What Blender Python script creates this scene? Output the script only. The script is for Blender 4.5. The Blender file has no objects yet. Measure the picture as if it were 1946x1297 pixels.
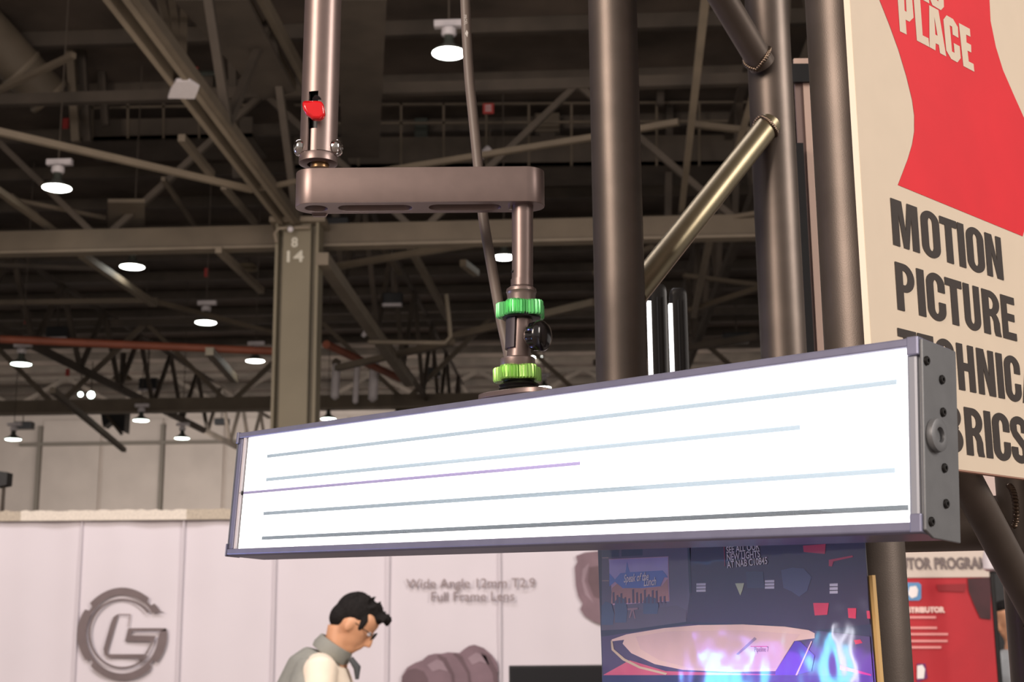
import bpy, bmesh, math, random
from mathutils import Vector as V, Matrix, noise
random.seed(7)
C = bpy.context.scene.collection
sc = bpy.context.scene
PI = math.pi

# ------------------------------------------------------------------ camera
F, CX, CY, EYE = 2600.0, 973.0, 648.5, 1.55
w = V((-103., 12650., 2600.)).normalized()
fy = V((0, 0, 1)) - w * w.z
fy.normalize()
fx = fy.cross(w)
if fx.x < 0: fx = -fx
M3 = Matrix((fx, fy, w))                       # camera (right, up, forward) -> world
camd = bpy.data.cameras.new('camera')
cam = bpy.data.objects.new('camera', camd)
C.objects.link(cam)
r_, u_, f_ = M3 @ V((1, 0, 0)), M3 @ V((0, 1, 0)), M3 @ V((0, 0, 1))
cam.matrix_world = Matrix(((r_.x, u_.x, -f_.x, 0), (r_.y, u_.y, -f_.y, 0), (r_.z, u_.z, -f_.z, EYE), (0, 0, 0, 1)))
camd.sensor_width = 36
camd.lens = F / 1946 * 36
camd.clip_end = 300
camd.clip_start = .02
camd.dof.use_dof = True
camd.dof.focus_distance = 1.33
camd.dof.aperture_fstop = 15
sc.camera = cam

# ------------------------------------------------------------------ exposure, world, lights
sc.view_settings.view_transform = 'Standard'
sc.view_settings.look = 'None'
sc.view_settings.exposure = 0.0
sc.view_settings.gamma = 1.0
wd = bpy.data.worlds.new('hall_ambience')
sc.world = wd
wd.use_nodes = True
wd.node_tree.nodes['Background'].inputs[0].default_value = (1.0, .90, .84, 1)
wd.node_tree.nodes['Background'].inputs[1].default_value = .42


def area(name, loc, target, sx, sy, power, col):
    l = bpy.data.lights.new(name, 'AREA')
    l.shape = 'RECTANGLE'
    l.size, l.size_y, l.energy, l.color = sx, sy, power, col
    o = bpy.data.objects.new(name, l)
    C.objects.link(o)
    o.location = loc
    o.rotation_euler = (V(target) - V(loc)).to_track_quat('-Z', 'Y').to_euler()
    return o


area('hall_lamps_behind', (-8, -8, 7.0), (0, 1.3, 2), 4.5, 6, 1750, (1, .85, .74))
area('hall_lamps_right', (9, -2.3, 6.0), (0.3, 1.5, 2), 3, 4, 880, (1, .91, .84))
area('hall_lamps_aisle', (-2, 4.5, 7.6), (-1, 10.5, 1.6), 6, 2, 370, (1, .925, .95))
area('roof_uplight_fill', (-2, 14, 3.0), (-2, 30, 12), 12, 6, 330, (1, .86, .74))  # added upward fill on the roof steel, no fixture of the hall
area('far_wall_fill', (-6, 50, 7.5), (-6, 66, 3), 40, 2, 3900, (1, .93, .88))  # added fill to brighten the far wall
area('booth_lamp_violet', (-3.9, 2.65, 1.06), (0.2, 1.33, 1.35), .8, .75, 13, (.34, .05, 1))
area('booth_lamp_cyan', (-3.6, 2.82, 1.15), (0.2, 1.33, 1.35), .16, .5, 5.0, (.1, .80, 1))
area('booth_lamp_cyan_narrow', (-3.6, 2.43, 1.22), (0.2, 1.33, 1.35), .07, .5, 2.6, (.1, .80, 1))
area('booth_lamp_white', (-3.5, 2.33, 1.24), (0.2, 1.33, 1.35), .03, .6, 1.8, (.9, .9, 1))


# ------------------------------------------------------------------ projecting helpers
def ray(px, py):
    return M3 @ V(((px - CX) / F, -(py - CY) / F, 1.0))


E0 = V((0, 0, EYE))


def D(px, py, d):                               # point at ground distance d
    r = ray(px, py)
    return E0 + r * (d / r.y)


def H(px, py, z):                               # point at height z
    r = ray(px, py)
    return E0 + r * ((z - EYE) / r.z)


def onplane(px, py, o, n):
    r = ray(px, py)
    return E0 + r * ((o - E0).dot(n) / r.dot(n))


# ------------------------------------------------------------------ materials
MATS = {}


def mat(name, col, rough=.6, metal=0., emit=None, es=0., nscale=0., namt=0., bump=0., bscale=60., coat=0., spec=.5, trans=0., col2=None):
    if name in MATS: return MATS[name]
    m = bpy.data.materials.new(name)
    m.use_nodes = True
    nt = m.node_tree
    b = nt.nodes['Principled BSDF']
    b.inputs['Base Color'].default_value = (*col, 1)
    b.inputs['Roughness'].default_value = rough
    b.inputs['Metallic'].default_value = metal
    b.inputs['Specular IOR Level'].default_value = spec
    b.inputs['Coat Weight'].default_value = coat
    b.inputs['Coat Roughness'].default_value = .05
    b.inputs['Transmission Weight'].default_value = trans
    if emit:
        b.inputs['Emission Color'].default_value = (*emit, 1)
        b.inputs['Emission Strength'].default_value = es
    tc = nt.nodes.new('ShaderNodeTexCoord')
    if nscale:
        n = nt.nodes.new('ShaderNodeTexNoise')
        n.inputs['Scale'].default_value = nscale
        n.inputs['Detail'].default_value = 5
        nt.links.new(tc.outputs['Object'], n.inputs['Vector'])
        mx = nt.nodes.new('ShaderNodeMix')
        mx.data_type = 'RGBA'
        mx.inputs['A'].default_value = (*[c * (1 - namt) for c in col], 1)
        c2 = col2 or [min(1, c * (1 + namt)) for c in col]
        mx.inputs['B'].default_value = (*c2, 1)
        rp = nt.nodes.new('ShaderNodeMapRange')
        rp.inputs['From Min'].default_value = .3
        rp.inputs['From Max'].default_value = .7
        nt.links.new(n.outputs['Fac'], rp.inputs['Value'])
        nt.links.new(rp.outputs['Result'], mx.inputs['Factor'])
        nt.links.new(mx.outputs['Result'], b.inputs['Base Color'])
    if bump:
        n = nt.nodes.new('ShaderNodeTexNoise')
        n.inputs['Scale'].default_value = bscale
        n.inputs['Detail'].default_value = 3
        nt.links.new(tc.outputs['Object'], n.inputs['Vector'])
        bp = nt.nodes.new('ShaderNodeBump')
        bp.inputs['Strength'].default_value = bump
        bp.inputs['Distance'].default_value = .002
        nt.links.new(n.outputs['Fac'], bp.inputs['Height'])
        nt.links.new(bp.outputs['Normal'], b.inputs['Normal'])
    MATS[name] = m
    return m


def s(r, g, b):                                 # sRGB 0-255 to linear
    return tuple(((c / 255) / 12.92 if c / 255 <= .04045 else ((c / 255 + .055) / 1.055) ** 2.4) for c in (r, g, b))


steel = mat('painted_steel', s(98, 87, 73), .7, nscale=1.5, namt=.18)
steel_lt = mat('painted_steel_light', s(122, 110, 94), .6, nscale=2, namt=.12)
steel_dk = mat('dark_painted_steel_hazed', s(76, 67, 58), .75, nscale=1.5, namt=.25)  # dark paint, lifted so the roof haze sits in the colour
deck_m = mat('roof_deck_paint_hazed', s(88, 77, 68), .8, nscale=.6, namt=.5)  # deck tone raised to imitate haze in front of the roof
colm = mat('column_paint', s(122, 113, 94), .6, nscale=1.2, namt=.08)
wall_m = mat('precast_panel', s(196, 184, 174), .8, nscale=.8, namt=.06)
joint_m = mat('panel_joint', s(130, 122, 112), .8)
floor_m = mat('hall_carpet', s(120, 112, 108), .9, nscale=8, namt=.15)
black = mat('black_plastic', s(24, 24, 26), .5, nscale=30, namt=.2)
blackm = mat('black_metal', s(30, 28, 27), .4, .4, nscale=20, namt=.2)
tube_m = mat('bronze_black_tube', s(103, 93, 86), .46, .75, nscale=18, namt=.12, bump=.06, bscale=900)
tube_lt = mat('bare_brace_tube', s(150, 139, 114), .36, .9, nscale=18, namt=.1, bump=.04, bscale=700)
weld_m = mat('weld_bead', s(96, 82, 70), .3, .9, bump=.3, bscale=300)
anod = mat('grey_anodised_aluminium', s(134, 117, 112), .38, .68, nscale=60, namt=.05, bump=.03, bscale=1500)
anod_d = mat('dark_anodised_aluminium', s(86, 80, 84), .4, .5, nscale=40, namt=.08, bump=.03, bscale=1200)
chrome = mat('polished_steel', s(200, 195, 190), .12, 1., nscale=40, namt=.05)
redp = mat('red_dipped_plastic', s(215, 12, 22), .22, coat=.6, nscale=30, namt=.08)
green = mat('green_anodised', s(112, 208, 128), .35, .6, nscale=40, namt=.1)
green2 = mat('lime_anodised', s(160, 212, 110), .35, .6, nscale=40, namt=.1)
rubber = mat('grey_cable_rubber', s(112, 100, 92), .5, nscale=60, namt=.06)
ink_w = mat('white_cable_print', s(205, 200, 195), .6)
house_m = mat('fixture_housing', s(112, 113, 115), .45, .35, nscale=50, namt=.06, bump=.05, bscale=900)
frame_m = mat('fixture_frame', s(130, 130, 152), .4, .4, nscale=50, namt=.06)
lit = mat('lit_diffuser', (1, 1, 1), .5, emit=(1, 1, 1), es=1.9)
slot_m = mat('diffuser_gap', s(96, 106, 112), .6, emit=(.72, .83, .92), es=.85, nscale=160, namt=.1)
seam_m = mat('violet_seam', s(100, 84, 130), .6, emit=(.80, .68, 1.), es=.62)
lens_m = mat('lit_lamp_lens', (1, 1, 1), .3, emit=(1, 1, .92), es=14)
lens_g = mat('lit_lamp_lens_green', (1, 1, 1), .3, emit=(.86, 1, .90), es=9)
lens_y = mat('lit_lamp_lens_yellow', (1, 1, .6), .3, emit=(.85, 1, .45), es=7)
lampw = mat('white_lamp_body', s(205, 198, 200), .5, nscale=20, namt=.05)
lampg = mat('lamp_shade_acrylic', s(70, 74, 68), .3, nscale=20, namt=.05)
sign_m = mat('cream_sign_face', s(219, 202, 180), .55, nscale=30, namt=.015, spec=.35)
sign_e = mat('sign_foam_edge', s(250, 238, 215), .6)
sign_r = mat('red_print', s(222, 30, 44), .55, nscale=12, namt=.05, spec=.35)
sign_k = mat('black_print', s(56, 48, 44), .6, spec=.3, nscale=40, namt=.08)
ban_m = mat('white_banner_fabric', s(221, 213, 218), .75, nscale=1.2, namt=.03, bump=.3, bscale=3)
ban_top = mat('fringed_fabric_roll', s(190, 178, 160), .9, nscale=60, namt=.18)
ban_top2 = mat('fringed_fabric_roll_light', s(228, 218, 204), .9, nscale=60, namt=.12)
gearm = mat('grey_logo_print', s(112, 98, 98), .6, nscale=6, namt=.12)
lensp = mat('lens_print', s(128, 104, 112), .6, nscale=5, namt=.15)
lensp2 = mat('lens_print_dark', s(104, 82, 88), .6, nscale=5, namt=.15)
lensp3 = mat('lens_print_light', s(150, 128, 136), .6, nscale=5, namt=.1)
textg = mat('pale_grey_print', s(146, 130, 130), .6)
screen_m = mat('dark_screen', s(20, 20, 24), .35)
skin_m = mat('skin', s(214, 158, 120), .5, nscale=10, namt=.06)
hair_m = mat('black_hair', s(30, 27, 26), .85, spec=.2, nscale=90, namt=.3, bump=.5, bscale=120)
vest_m = mat('grey_vest_fabric', s(140, 140, 132), .9, nscale=30, namt=.06)
vest_d = mat('dark_vest_lining', s(74, 76, 78), .9)
shirt_m = mat('cream_cotton', s(246, 230, 208), .85, nscale=20, namt=.03)
jean_m = mat('dark_trousers', s(50, 52, 62), .85, nscale=40, namt=.1)
shoe_m = mat('black_shoe', s(28, 26, 26), .5)
shirt2 = mat('grey_blue_shirt', s(168, 172, 172), .85, nscale=20, namt=.05)
ylb = mat('yellow_card_edge', s(196, 160, 104), .7)
ring_m = mat('horn_rim', s(120, 108, 88), .6)
orange = mat('red_sprinkler_main', s(150, 84, 62), .6, nscale=3, namt=.15)
red_s = mat('red_sign_plate', s(176, 60, 56), .6)


# ------------------------------------------------------------------ mesh building
ORG = {}


class MB:
    def __init__(self): self.v, self.f = [], []

    def add(self, vs, fs):
        k = len(self.v)
        self.v += [V(a) for a in vs]
        self.f += [tuple(k + i for i in f) for f in fs]
        return self

    def boxf(self, o, ax, ay, az):               # origin corner + three edge vectors
        o, ax, ay, az = V(o), V(ax), V(ay), V(az)
        if ax.cross(ay).dot(az) < 0: ax, ay = ay, ax
        vs = [o, o + ax, o + ax + ay, o + ay]
        vs += [p + az for p in vs]
        return self.add(vs, [(3, 2, 1, 0), (4, 5, 6, 7), (0, 1, 5, 4), (1, 2, 6, 5), (2, 3, 7, 6), (3, 0, 4, 7)])

    def box(self, c, dx, dy, dz):
        c = V(c)
        return self.boxf(c - V((dx / 2, dy / 2, dz / 2)), (dx, 0, 0), (0, dy, 0), (0, 0, dz))

    def bar(self, p, q, wd_, ht, up=V((0, 0, 1))):
        p, q = V(p), V(q)
        d = q - p
        sd = d.cross(up)
        if sd.length < 1e-5: sd = d.cross(V((1, 0, 0)))
        sd.normalize()
        u = sd.cross(d).normalized()
        return self.boxf(p - sd * wd_ / 2 - u * ht / 2, sd * wd_, u * ht, d)

    def tube(self, pts, r, n=16, cap=True):
        pts = [V(p) for p in pts]
        rs = r if isinstance(r, (list, tuple)) else [r] * len(pts)
        k = len(self.v)
        ref = None
        for i, p in enumerate(pts):
            if i == 0: t = pts[1] - p
            elif i == len(pts) - 1: t = p - pts[i - 1]
            else: t = (pts[i + 1] - pts[i - 1])
            t.normalize()
            if ref is None:
                ref = t.cross(V((0, 0, 1)))
                if ref.length < .05: ref = t.cross(V((0, 1, 0)))
            a = (ref - t * ref.dot(t)).normalized()
            ref = a
            b = t.cross(a)
            for j in range(n):
                an = 2 * PI * j / n
                self.v.append(p + (a * math.cos(an) + b * math.sin(an)) * rs[i])
        for i in range(len(pts) - 1):
            for j in range(n):
                self.f.append((k + i * n + j, k + i * n + (j + 1) % n, k + (i + 1) * n + (j + 1) % n, k + (i + 1) * n + j))
        if cap:
            self.f.append(tuple(k + j for j in reversed(range(n))))
            self.f.append(tuple(k + (len(pts) - 1) * n + j for j in range(n)))
        return self

    def lathe(self, o, axis, prof, n=32, close=True):   # prof = [(radius, height)]
        o, axis = V(o), V(axis).normalized()
        a = axis.cross(V((0, 0, 1)))
        if a.length < .05: a = axis.cross(V((0, 1, 0)))
        a.normalize()
        b = axis.cross(a)
        k = len(self.v)
        for r, h in prof:
            for j in range(n):
                an = 2 * PI * j / n
                self.v.append(o + axis * h + (a * math.cos(an) + b * math.sin(an)) * r)
        m = len(prof)
        for i in range(m - 1):
            for j in range(n):
                self.f.append((k + i * n + j, k + i * n + (j + 1) % n, k + (i + 1) * n + (j + 1) % n, k + (i + 1) * n + j))
        if close:
            self.f.append(tuple(k + j for j in reversed(range(n))))
            self.f.append(tuple(k + (m - 1) * n + j for j in range(n)))
        return self

    def prism(self, pts, ext):                   # closed polygon swept along ext
        pts = [V(p) for p in pts]
        n = len(pts)
        ext = V(ext)
        nr = V((0, 0, 0))
        for i in range(n): nr += pts[i].cross(pts[(i + 1) % n])
        if nr.dot(ext) < 0: pts.reverse()
        return self.add(pts + [p + ext for p in pts],
                        [tuple(reversed(range(n))), tuple(range(n, 2 * n))] + [(i, (i + 1) % n, n + (i + 1) % n, n + i) for i in range(n)])

    def ball(self, c, rx, ry, rz, n=16, m=10, rot=None):
        c = V(c)
        k = len(self.v)
        R = rot or Matrix.Identity(3)
        for i in range(1, m):
            t = PI * i / m
            for j in range(n):
                p = 2 * PI * j / n
                self.v.append(c + R @ V((rx * math.sin(t) * math.cos(p), ry * math.sin(t) * math.sin(p), rz * math.cos(t))))
        self.v.append(c + R @ V((0, 0, rz)))
        self.v.append(c + R @ V((0, 0, -rz)))
        top, bot = len(self.v) - 2, len(self.v) - 1
        for i in range(m - 2):
            for j in range(n):
                self.f.append((k + i * n + j, k + (i + 1) * n + j, k + (i + 1) * n + (j + 1) % n, k + i * n + (j + 1) % n))
        for j in range(n):
            self.f.append((top, k + j, k + (j + 1) % n))
            self.f.append((bot, k + (m - 2) * n + (j + 1) % n, k + (m - 2) * n + j))
        return self

    def weld(self, eps=1e-6):
        mp, nv, idx = {}, [], []
        for p in self.v:
            key = (round(p.x / eps), round(p.y / eps), round(p.z / eps))
            if key not in mp:
                mp[key] = len(nv)
                nv.append(p)
            idx.append(mp[key])
        self.v, self.f = nv, [tuple(idx[i] for i in f) for f in self.f]
        return self

    def build(self, name, m, parent=None, smooth=True, bevel=0., seg=2):
        o0 = ORG.get(parent.name, V((0, 0, 0))) if parent else None
        me = bpy.data.meshes.new(name)
        if o0 is None:                            # own origin at its base centre
            xs = [p.x for p in self.v]; ys = [p.y for p in self.v]; zs = [p.z for p in self.v]
            org = V(((min(xs) + max(xs)) / 2, (min(ys) + max(ys)) / 2, min(zs)))
        else: org = o0
        me.from_pydata([p - org for p in self.v], [], self.f)
        me.validate()
        if smooth:
            me.shade_smooth()
            me.set_sharp_from_angle(angle=math.radians(38))
        me.materials.append(m)
        o = bpy.data.objects.new(name, me)
        C.objects.link(o)
        if parent: o.parent = parent
        else: o.location = org
        ORG[o.name] = org
        if bevel:
            b = o.modifiers.new('bevel', 'BEVEL')
            b.width, b.segments, b.limit_method, b.angle_limit = bevel, seg, 'ANGLE', math.radians(40)
        return o


def tag(o, label, cat, group=None, kind=None):
    o['label'], o['category'] = label, cat
    if group: o['group'] = group
    if kind: o['kind'] = kind
    return o


def thing(name, loc, label, cat, group=None):
    o = bpy.data.objects.new(name, None)
    o.empty_display_size = .05
    C.objects.link(o)
    o.location = loc
    ORG[o.name] = V(loc)
    return tag(o, label, cat, group)


def polyflat(name, loops, o, ux, uy, n, off, m, parent, depth=.0002, bez=False):
    """flat print: 2D loops (u,v) -> filled mesh on the plane o,ux,uy, lifted by off along n"""
    cu = bpy.data.curves.new(name, 'CURVE')
    cu.dimensions = '2D'
    cu.fill_mode = 'BOTH'
    for lp in loops:
        sp = cu.splines.new('POLY')
        sp.points.add(len(lp) - 1)
        for i, p in enumerate(lp): sp.points[i].co = (p[0], p[1], 0, 1)
        sp.use_cyclic_u = True
    t = bpy.data.objects.new('tmp', cu)
    me = bpy.data.meshes.new_from_object(t)
    bpy.data.objects.remove(t)
    b = MB()
    b.v = [o + ux * v.co.x + uy * v.co.y + n * off for v in me.vertices]
    fl = []
    for p in me.polygons:
        ids = list(p.vertices)
        a, c_, d_ = b.v[ids[0]], b.v[ids[1]], b.v[ids[2]]
        if (c_ - a).cross(d_ - a).dot(n) < 0: ids.reverse()
        fl.append(tuple(ids))
    b.f = fl
    return b.build(name, m, parent, smooth=False)


def textflat(name, body, o, ux, uy, n, off, size, m, parent, sx=1., align='CENTER', bold=0., shear=0.):
    cu = bpy.data.curves.new(name, 'FONT')
    cu.body = body
    cu.size = size
    cu.align_x = align
    cu.align_y = 'CENTER'
    cu.offset = bold
    cu.shear = shear
    cu.resolution_u = 3
    t = bpy.data.objects.new('tmp', cu)
    me = bpy.data.meshes.new_from_object(t)
    bpy.data.objects.remove(t)
    b = MB()
    b.v = [o + ux * (v.co.x * sx) + uy * v.co.y + n * off for v in me.vertices]
    fl = []
    for p in me.polygons:
        ids = list(p.vertices)
        a, c_, d_ = b.v[ids[0]], b.v[ids[1]], b.v[ids[2]]
        if (c_ - a).cross(d_ - a).dot(n) < 0: ids.reverse()
        fl.append(tuple(ids))
    b.f = fl
    return b.build(name, m, parent, smooth=False)


UP = V((0, 0, 1))
# =================================================================== THE HALL (setting)
AZ = math.radians(3.0)
bu = V((math.sin(AZ), math.cos(AZ), 0))          # building depth direction
bv = V((math.cos(AZ), -math.sin(AZ), 0))         # building cross direction


def Bp(x, y, z): return bv * x + bu * y + UP * z


def struct(name, b, m, **k):
    o = b.build(name, m, **k)
    o['kind'] = 'structure'
    return o


fl = struct('floor', MB().boxf(Bp(-45, -12, -.1), bv * 90, bu * 80, UP * .1), floor_m, smooth=False)
ceil = struct('ceiling', MB().boxf(Bp(-45, -4, 12.1), bv * 90, bu * 72, UP * .2), deck_m, smooth=False)
wb = struct('wall_back', MB().boxf(Bp(-45, 66.5, 0), bv * 90, bu * .5, UP * 12.1), wall_m, smooth=False)
# precast panels of the far wall: slightly proud, with recessed joints
for i in range(-9, 9):
    x0 = i * 3.1 + .9
    p = MB().boxf(Bp(x0 + .1, 66.35, 0), bv * 2.9, bu * .15, UP * 11.6).build('panel', wall_m, wb, smooth=False)
    if i % 2: MB().boxf(Bp(x0 - .12, 66.2, 0), bv * .18, bu * .25, UP * 11.3).build('downpipe', joint_m, wb, smooth=False)
MB().boxf(Bp(-28, 66.1, 10.3), bv * 56, bu * .25, UP * .16).build('wall_rail', joint_m, wb, smooth=False)

# deck ribs and joists across the hall
for i in range(24):
    y = 8 + i * 2.45
    b = MB().bar(Bp(-32, y, 11.95), Bp(32, y, 11.95), .16, .28)
    b.build('joist', steel_dk, ceil, smooth=False)


def girder(a, b_, z0, z1, chord, ht, web, n, mt, mt2):
    """trussed girder from plan point a to b_ between heights z0 and z1"""
    a, b_ = V(a), V(b_)
    A0, B0 = a + UP * z0, b_ + UP * z0
    A1, B1 = a + UP * z1, b_ + UP * z1
    MB().bar(A0, B0, chord, ht).build('lower_chord', mt, ceil, smooth=False)
    if ht > .25: MB().bar(A0 - UP * ht / 2, B0 - UP * ht / 2, chord * 1.7, .04).build('chord_flange', steel_lt, ceil, smooth=False)
    MB().bar(A1, B1, chord, ht * .5).build('upper_chord', steel_dk, ceil, smooth=False)
    for i in range(n):
        t0, t1 = i / n, (i + 1) / n
        lo, hi = A0.lerp(B0, t0), A1.lerp(B1, (t0 + t1) / 2)
        MB().bar(lo, hi, web, web).build('web_brace', mt2, ceil, smooth=False)
        MB().bar(hi, A0.lerp(B0, t1), web, web).build('web_brace', mt2, ceil, smooth=False)


def plan(px, py, z):
    p = H(px, py, z)
    return V((p.x, p.y, 0))


colp = D(566, 640, 21.5)
colp.z = 0
ca = colp.dot(bv)
cb_ = colp.dot(bu)
# cross girders
girder(Bp(-24, cb_ + .4, 0), Bp(24, cb_ + .4, 0), 7.85, 10.4, .16, .38, .1, 9, steel, steel_dk)
girder(Bp(-26, cb_ + 18, 0), Bp(26, cb_ + 18, 0), 7.9, 10.4, .2, .4, .13, 10, steel, steel)
girder(Bp(-28, cb_ + 34, 0), Bp(28, cb_ + 34, 0), 10.5, 11.7, .2, .3, .16, 13, steel_dk, steel_dk)
# longitudinal girders
girder(Bp(ca, 8, 0), Bp(ca, 60, 0), 7.95, 10.4, .1, .14, .11, 12, steel, steel_dk)
girder(Bp(ca - 9.5, 14, 0), Bp(ca - 9.5, 60, 0), 8.6, 10.6, .12, .2, .12, 14, steel_dk, steel_dk)
girder(Bp(ca + 7.6, 13, 0), Bp(ca + 7.6, 60, 0), 8.8, 11.2, .14, .22, .12, 14, steel_dk, steel_dk)

# bracing members placed at their height above the floor
BR = [((20, 372), (70, 410), 8.3, .1, steel), ((0, 251), (480, 361), 7.95, .13, steel_lt), ((480, 361), (565, 345), 7.95, .1, steel), ((640, 507), (965, 452), 8.0, .16, steel_lt),
      ((650, 338), (1120, 262), 8.4, .12, steel), ((1120, 262), (1290, 232), 8.4, .12, steel), ((1310, 236), (1440, 250), 8.4, .12, steel),
      ((345, 262), (402, 332), 8.6, .16, steel_lt), ((425, 355), (485, 425), 8.6, .14, steel_lt), ((0, 365), (112, 446), 8.2, .14, steel_lt),
      ((155, 484), (292, 578), 7.8, .18, steel_lt), ((415, 475), (497, 553), 7.6, .16, steel_lt), ((398, 668), (446, 722), 7.4, .26, steel_lt),
      ((100, 742), (236, 856), 7.0, .2, steel), ((300, 575), (545, 640), 7.9, .14, steel), ((612, 492), (778, 728), 7.3, .3, steel_lt),
      ((775, 462), (852, 606), 8.4, .18, steel_lt), ((700, 430), (760, 520), 8.6, .14, steel), ((15, 378), (200, 415), 8.5, .1, steel),
      ((1340, 0), (1292, 430), 8.2, .13, steel_lt), ((1432, 178), (1396, 300), 8.2, .11, steel_lt), ((1352, 440), (1318, 600), 8.0, .16, steel_lt),
      ((1240, 440), (1440, 405), 8.0, .1, steel), ((1300, 524), (1450, 543), 8.2, .12, steel), ((1310, 590), (1450, 545), 8.0, .14, steel),
      ((1130, 520), (1240, 470), 8.2, .14, steel), ((860, 640), (1130, 575), 7.6, .2, steel), ((880, 500), (905, 520), 8.0, .18, steel_lt),
      ((310, 340), (370, 430), 8.8, .1, steel), ((0, 576), (300, 572), 9.0, .18, steel), ((0, 505), (200, 512), 9.6, .14, steel_dk),
      ((640, 700), (860, 650), 7.4, .2, steel), ((1130, 690), (1440, 640), 8.0, .22, steel_dk), ((0, 170), (140, 105), 9.6, .12, steel)]
def outward(a, b_):                              # members that leave the picture go on beyond its edge
    if a[0] == 0 or a[1] == 0: return (a[0] - (b_[0] - a[0]) * .18, a[1] - (b_[1] - a[1]) * .18)
    return a


for a, b_, z, wd_, m in BR:
    a = outward(a, b_)
    MB().bar(H(*a, z), H(*b_, z), wd_ * .68, wd_ * .68).build('brace', m, ceil, smooth=False)
# the double channel running towards the column top, with its hangers and gusset plate
for dx in (-.10, .10):
    pa, pb = H(183, -65, 7.95), H(552, 425, 7.95)
    MB().bar(pa + bv * dx, pb + bv * dx, .07, .18).build('channel', steel_lt, ceil, smooth=False)
for dx in (-.13, .13):
    pa, pb = H(450, -60, 10.2), H(572, 165, 10.2)
    MB().bar(pa + bv * dx, pb + bv * dx, .1, .2).build('channel', steel_lt, ceil, smooth=False)
g0 = H(345, 172, 7.85)
MB().prism([g0 + bv * a + bu * c for a, c in ((-.24, .24), (.08, .28), (.24, -.08), (.18, -.28), (.02, -.28), (-.08, -.12))], UP * .04).build('gusset_plate', lampw, ceil, smooth=False)
for a, z in (((318, -60), 11.8), ((352, -60), 11.8), ((300, -20), 11.0)):
    MB().bar(g0 + UP * .1, H(*a, z), .1, .1).build('hanger', steel, ceil, smooth=False)
# broad plates of the deep girders above
for (a, b_, c, d_, z) in (((330, 0), (470, 0), (560, 175), (500, 190), 9.6), ((640, 0), (735, 0), (720, 300), (650, 300), 9.8), ((205, 385), (275, 385), (275, 440), (205, 440), 8.3)):
    MB().prism([H(*a, z), H(*b_, z), H(*c, z), H(*d_, z)], UP * .06).build('steel_plate', steel_dk if z > 9 else steel, ceil, smooth=False)
for a, b_, z, m, r in (((0, 645), (520, 668), 7.6, orange, .09), ((620, 655), (760, 720), 8.0, orange, .1)):
    MB().tube([H(*a, z), H(*b_, z)], r, 10).build('sprinkler_main', m, ceil)
MB().tube([D(848, 560, 27), D(853, 604, 27), D(856, 640, 27), D(846, 652, 27), D(700, 650, 27)], .045, 8).build('conduit', steel_lt, ceil)
for px, y0, y1, d, m in ((150, 0, 270, 24, steel_dk), (185, 0, 240, 25, steel_dk), (440, 90, 340, 24, steel_dk), (1260, 0, 200, 26, steel_dk), (1275, 40, 420, 27, steel_dk),
                         (960, 0, 45, 25, steel_dk), (128, 0, 270, 23.5, steel)):
    MB().bar(D(px, y0, d), D(px + (973 - px) * .02, y1, d), .14, .14).build('drop_post', m, ceil, smooth=False)


def column(px, d, label):
    c = D(px, 640, d)
    c.z = 0
    t = thing('column', c, label, 'column')
    W, T = .66, .045
    for sgn in (-1, 1):
        MB().boxf(c + bv * (sgn * W / 2 - T / 2) - bu * .2, bv * T, bu * .4, UP * 7.95).build('flange', colm, t, smooth=False)
    MB().boxf(c - bv * W / 2 + bu * .0, bv * W, bu * .03, UP * 7.95).build('web_plate', colm, t, smooth=False)
    MB().boxf(c - bv * (W / 2 - .1) - bu * .17, bv * (W * .68), bu * .02, UP * 7.9).build('cover_plate', colm, t, smooth=False)
    MB().box(c + UP * 7.95, .9, .6, .08).build('cap_plate', steel_lt, t, smooth=False)
    MB().box(c + UP * .03, .9, .9, .06).build('base_plate', steel, t, smooth=False)
    return t, c


t, c = column(565, 21.5, 'tall tan steel column with white grid number painted near its top')
white_paint = mat('white_stencil', s(205, 200, 185), .7)
textflat('stencilled_number', '8', onplane(560, 462, c - bu * .18, bu), bv, UP, -bu, .01, .22, white_paint, t, bold=.006)
textflat('stencilled_number', '14', onplane(558, 489, c - bu * .18, bu), bv, UP, -bu, .01, .26, white_paint, t, bold=.006, sx=1.3)
b = MB().tube([D(590, 432, 21.2), D(530, 434, 21.2), D(522, 445, 21.2), D(526, 462, 21.2)], .03, 8)
b.build('conduit', steel_lt, t)
MB().ball(D(552, 436, 21.1), .05, .05, .05).build('bolt', lampw, t)
column(776, 40, 'more distant steel column standing farther back, right of the numbered one')


# lamps -------------------------------------------------------------
def high_bay(px, py, wpx, label, m=lens_m, tilt=0.):
    d = .46 * F / wpx
    c = D(px, py, d)
    t = thing('high_bay_lamp', c, label, 'lamp', 'round high-bay lamps under the roof')
    MB().lathe(c, UP, [(.0001, -.02), (.08, -.019), (.15, -.014), (.2, -.006), (.22, .002), (.22, .01)], 28).build('lens', m, t)
    MB().lathe(c + UP * .012, UP, [(.228, -.008), (.232, 0), (.20, .04), (.12, .08), (.07, .14), (.06, .24)], 28).build('reflector', lampg, t)
    MB().lathe(c + UP * .25, UP, [(.085, 0), (.1, .02), (.1, .1), (.05, .13), (.02, .15)], 20).build('heat_sink', lampw, t)
    MB().boxf(c + UP * .40 - bv * .2 + bv * tilt, bv * .4, bu * .1, UP * .09 + bv * tilt).build('driver_box', lampw, t, smooth=False)
    MB().tube([c + UP * .49, c + UP * ((12.1 if 'far wall at the left picture edge' in label else 11.98) - c.z)], .012, 6).build('suspension_rod', steel_dk, t)


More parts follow.
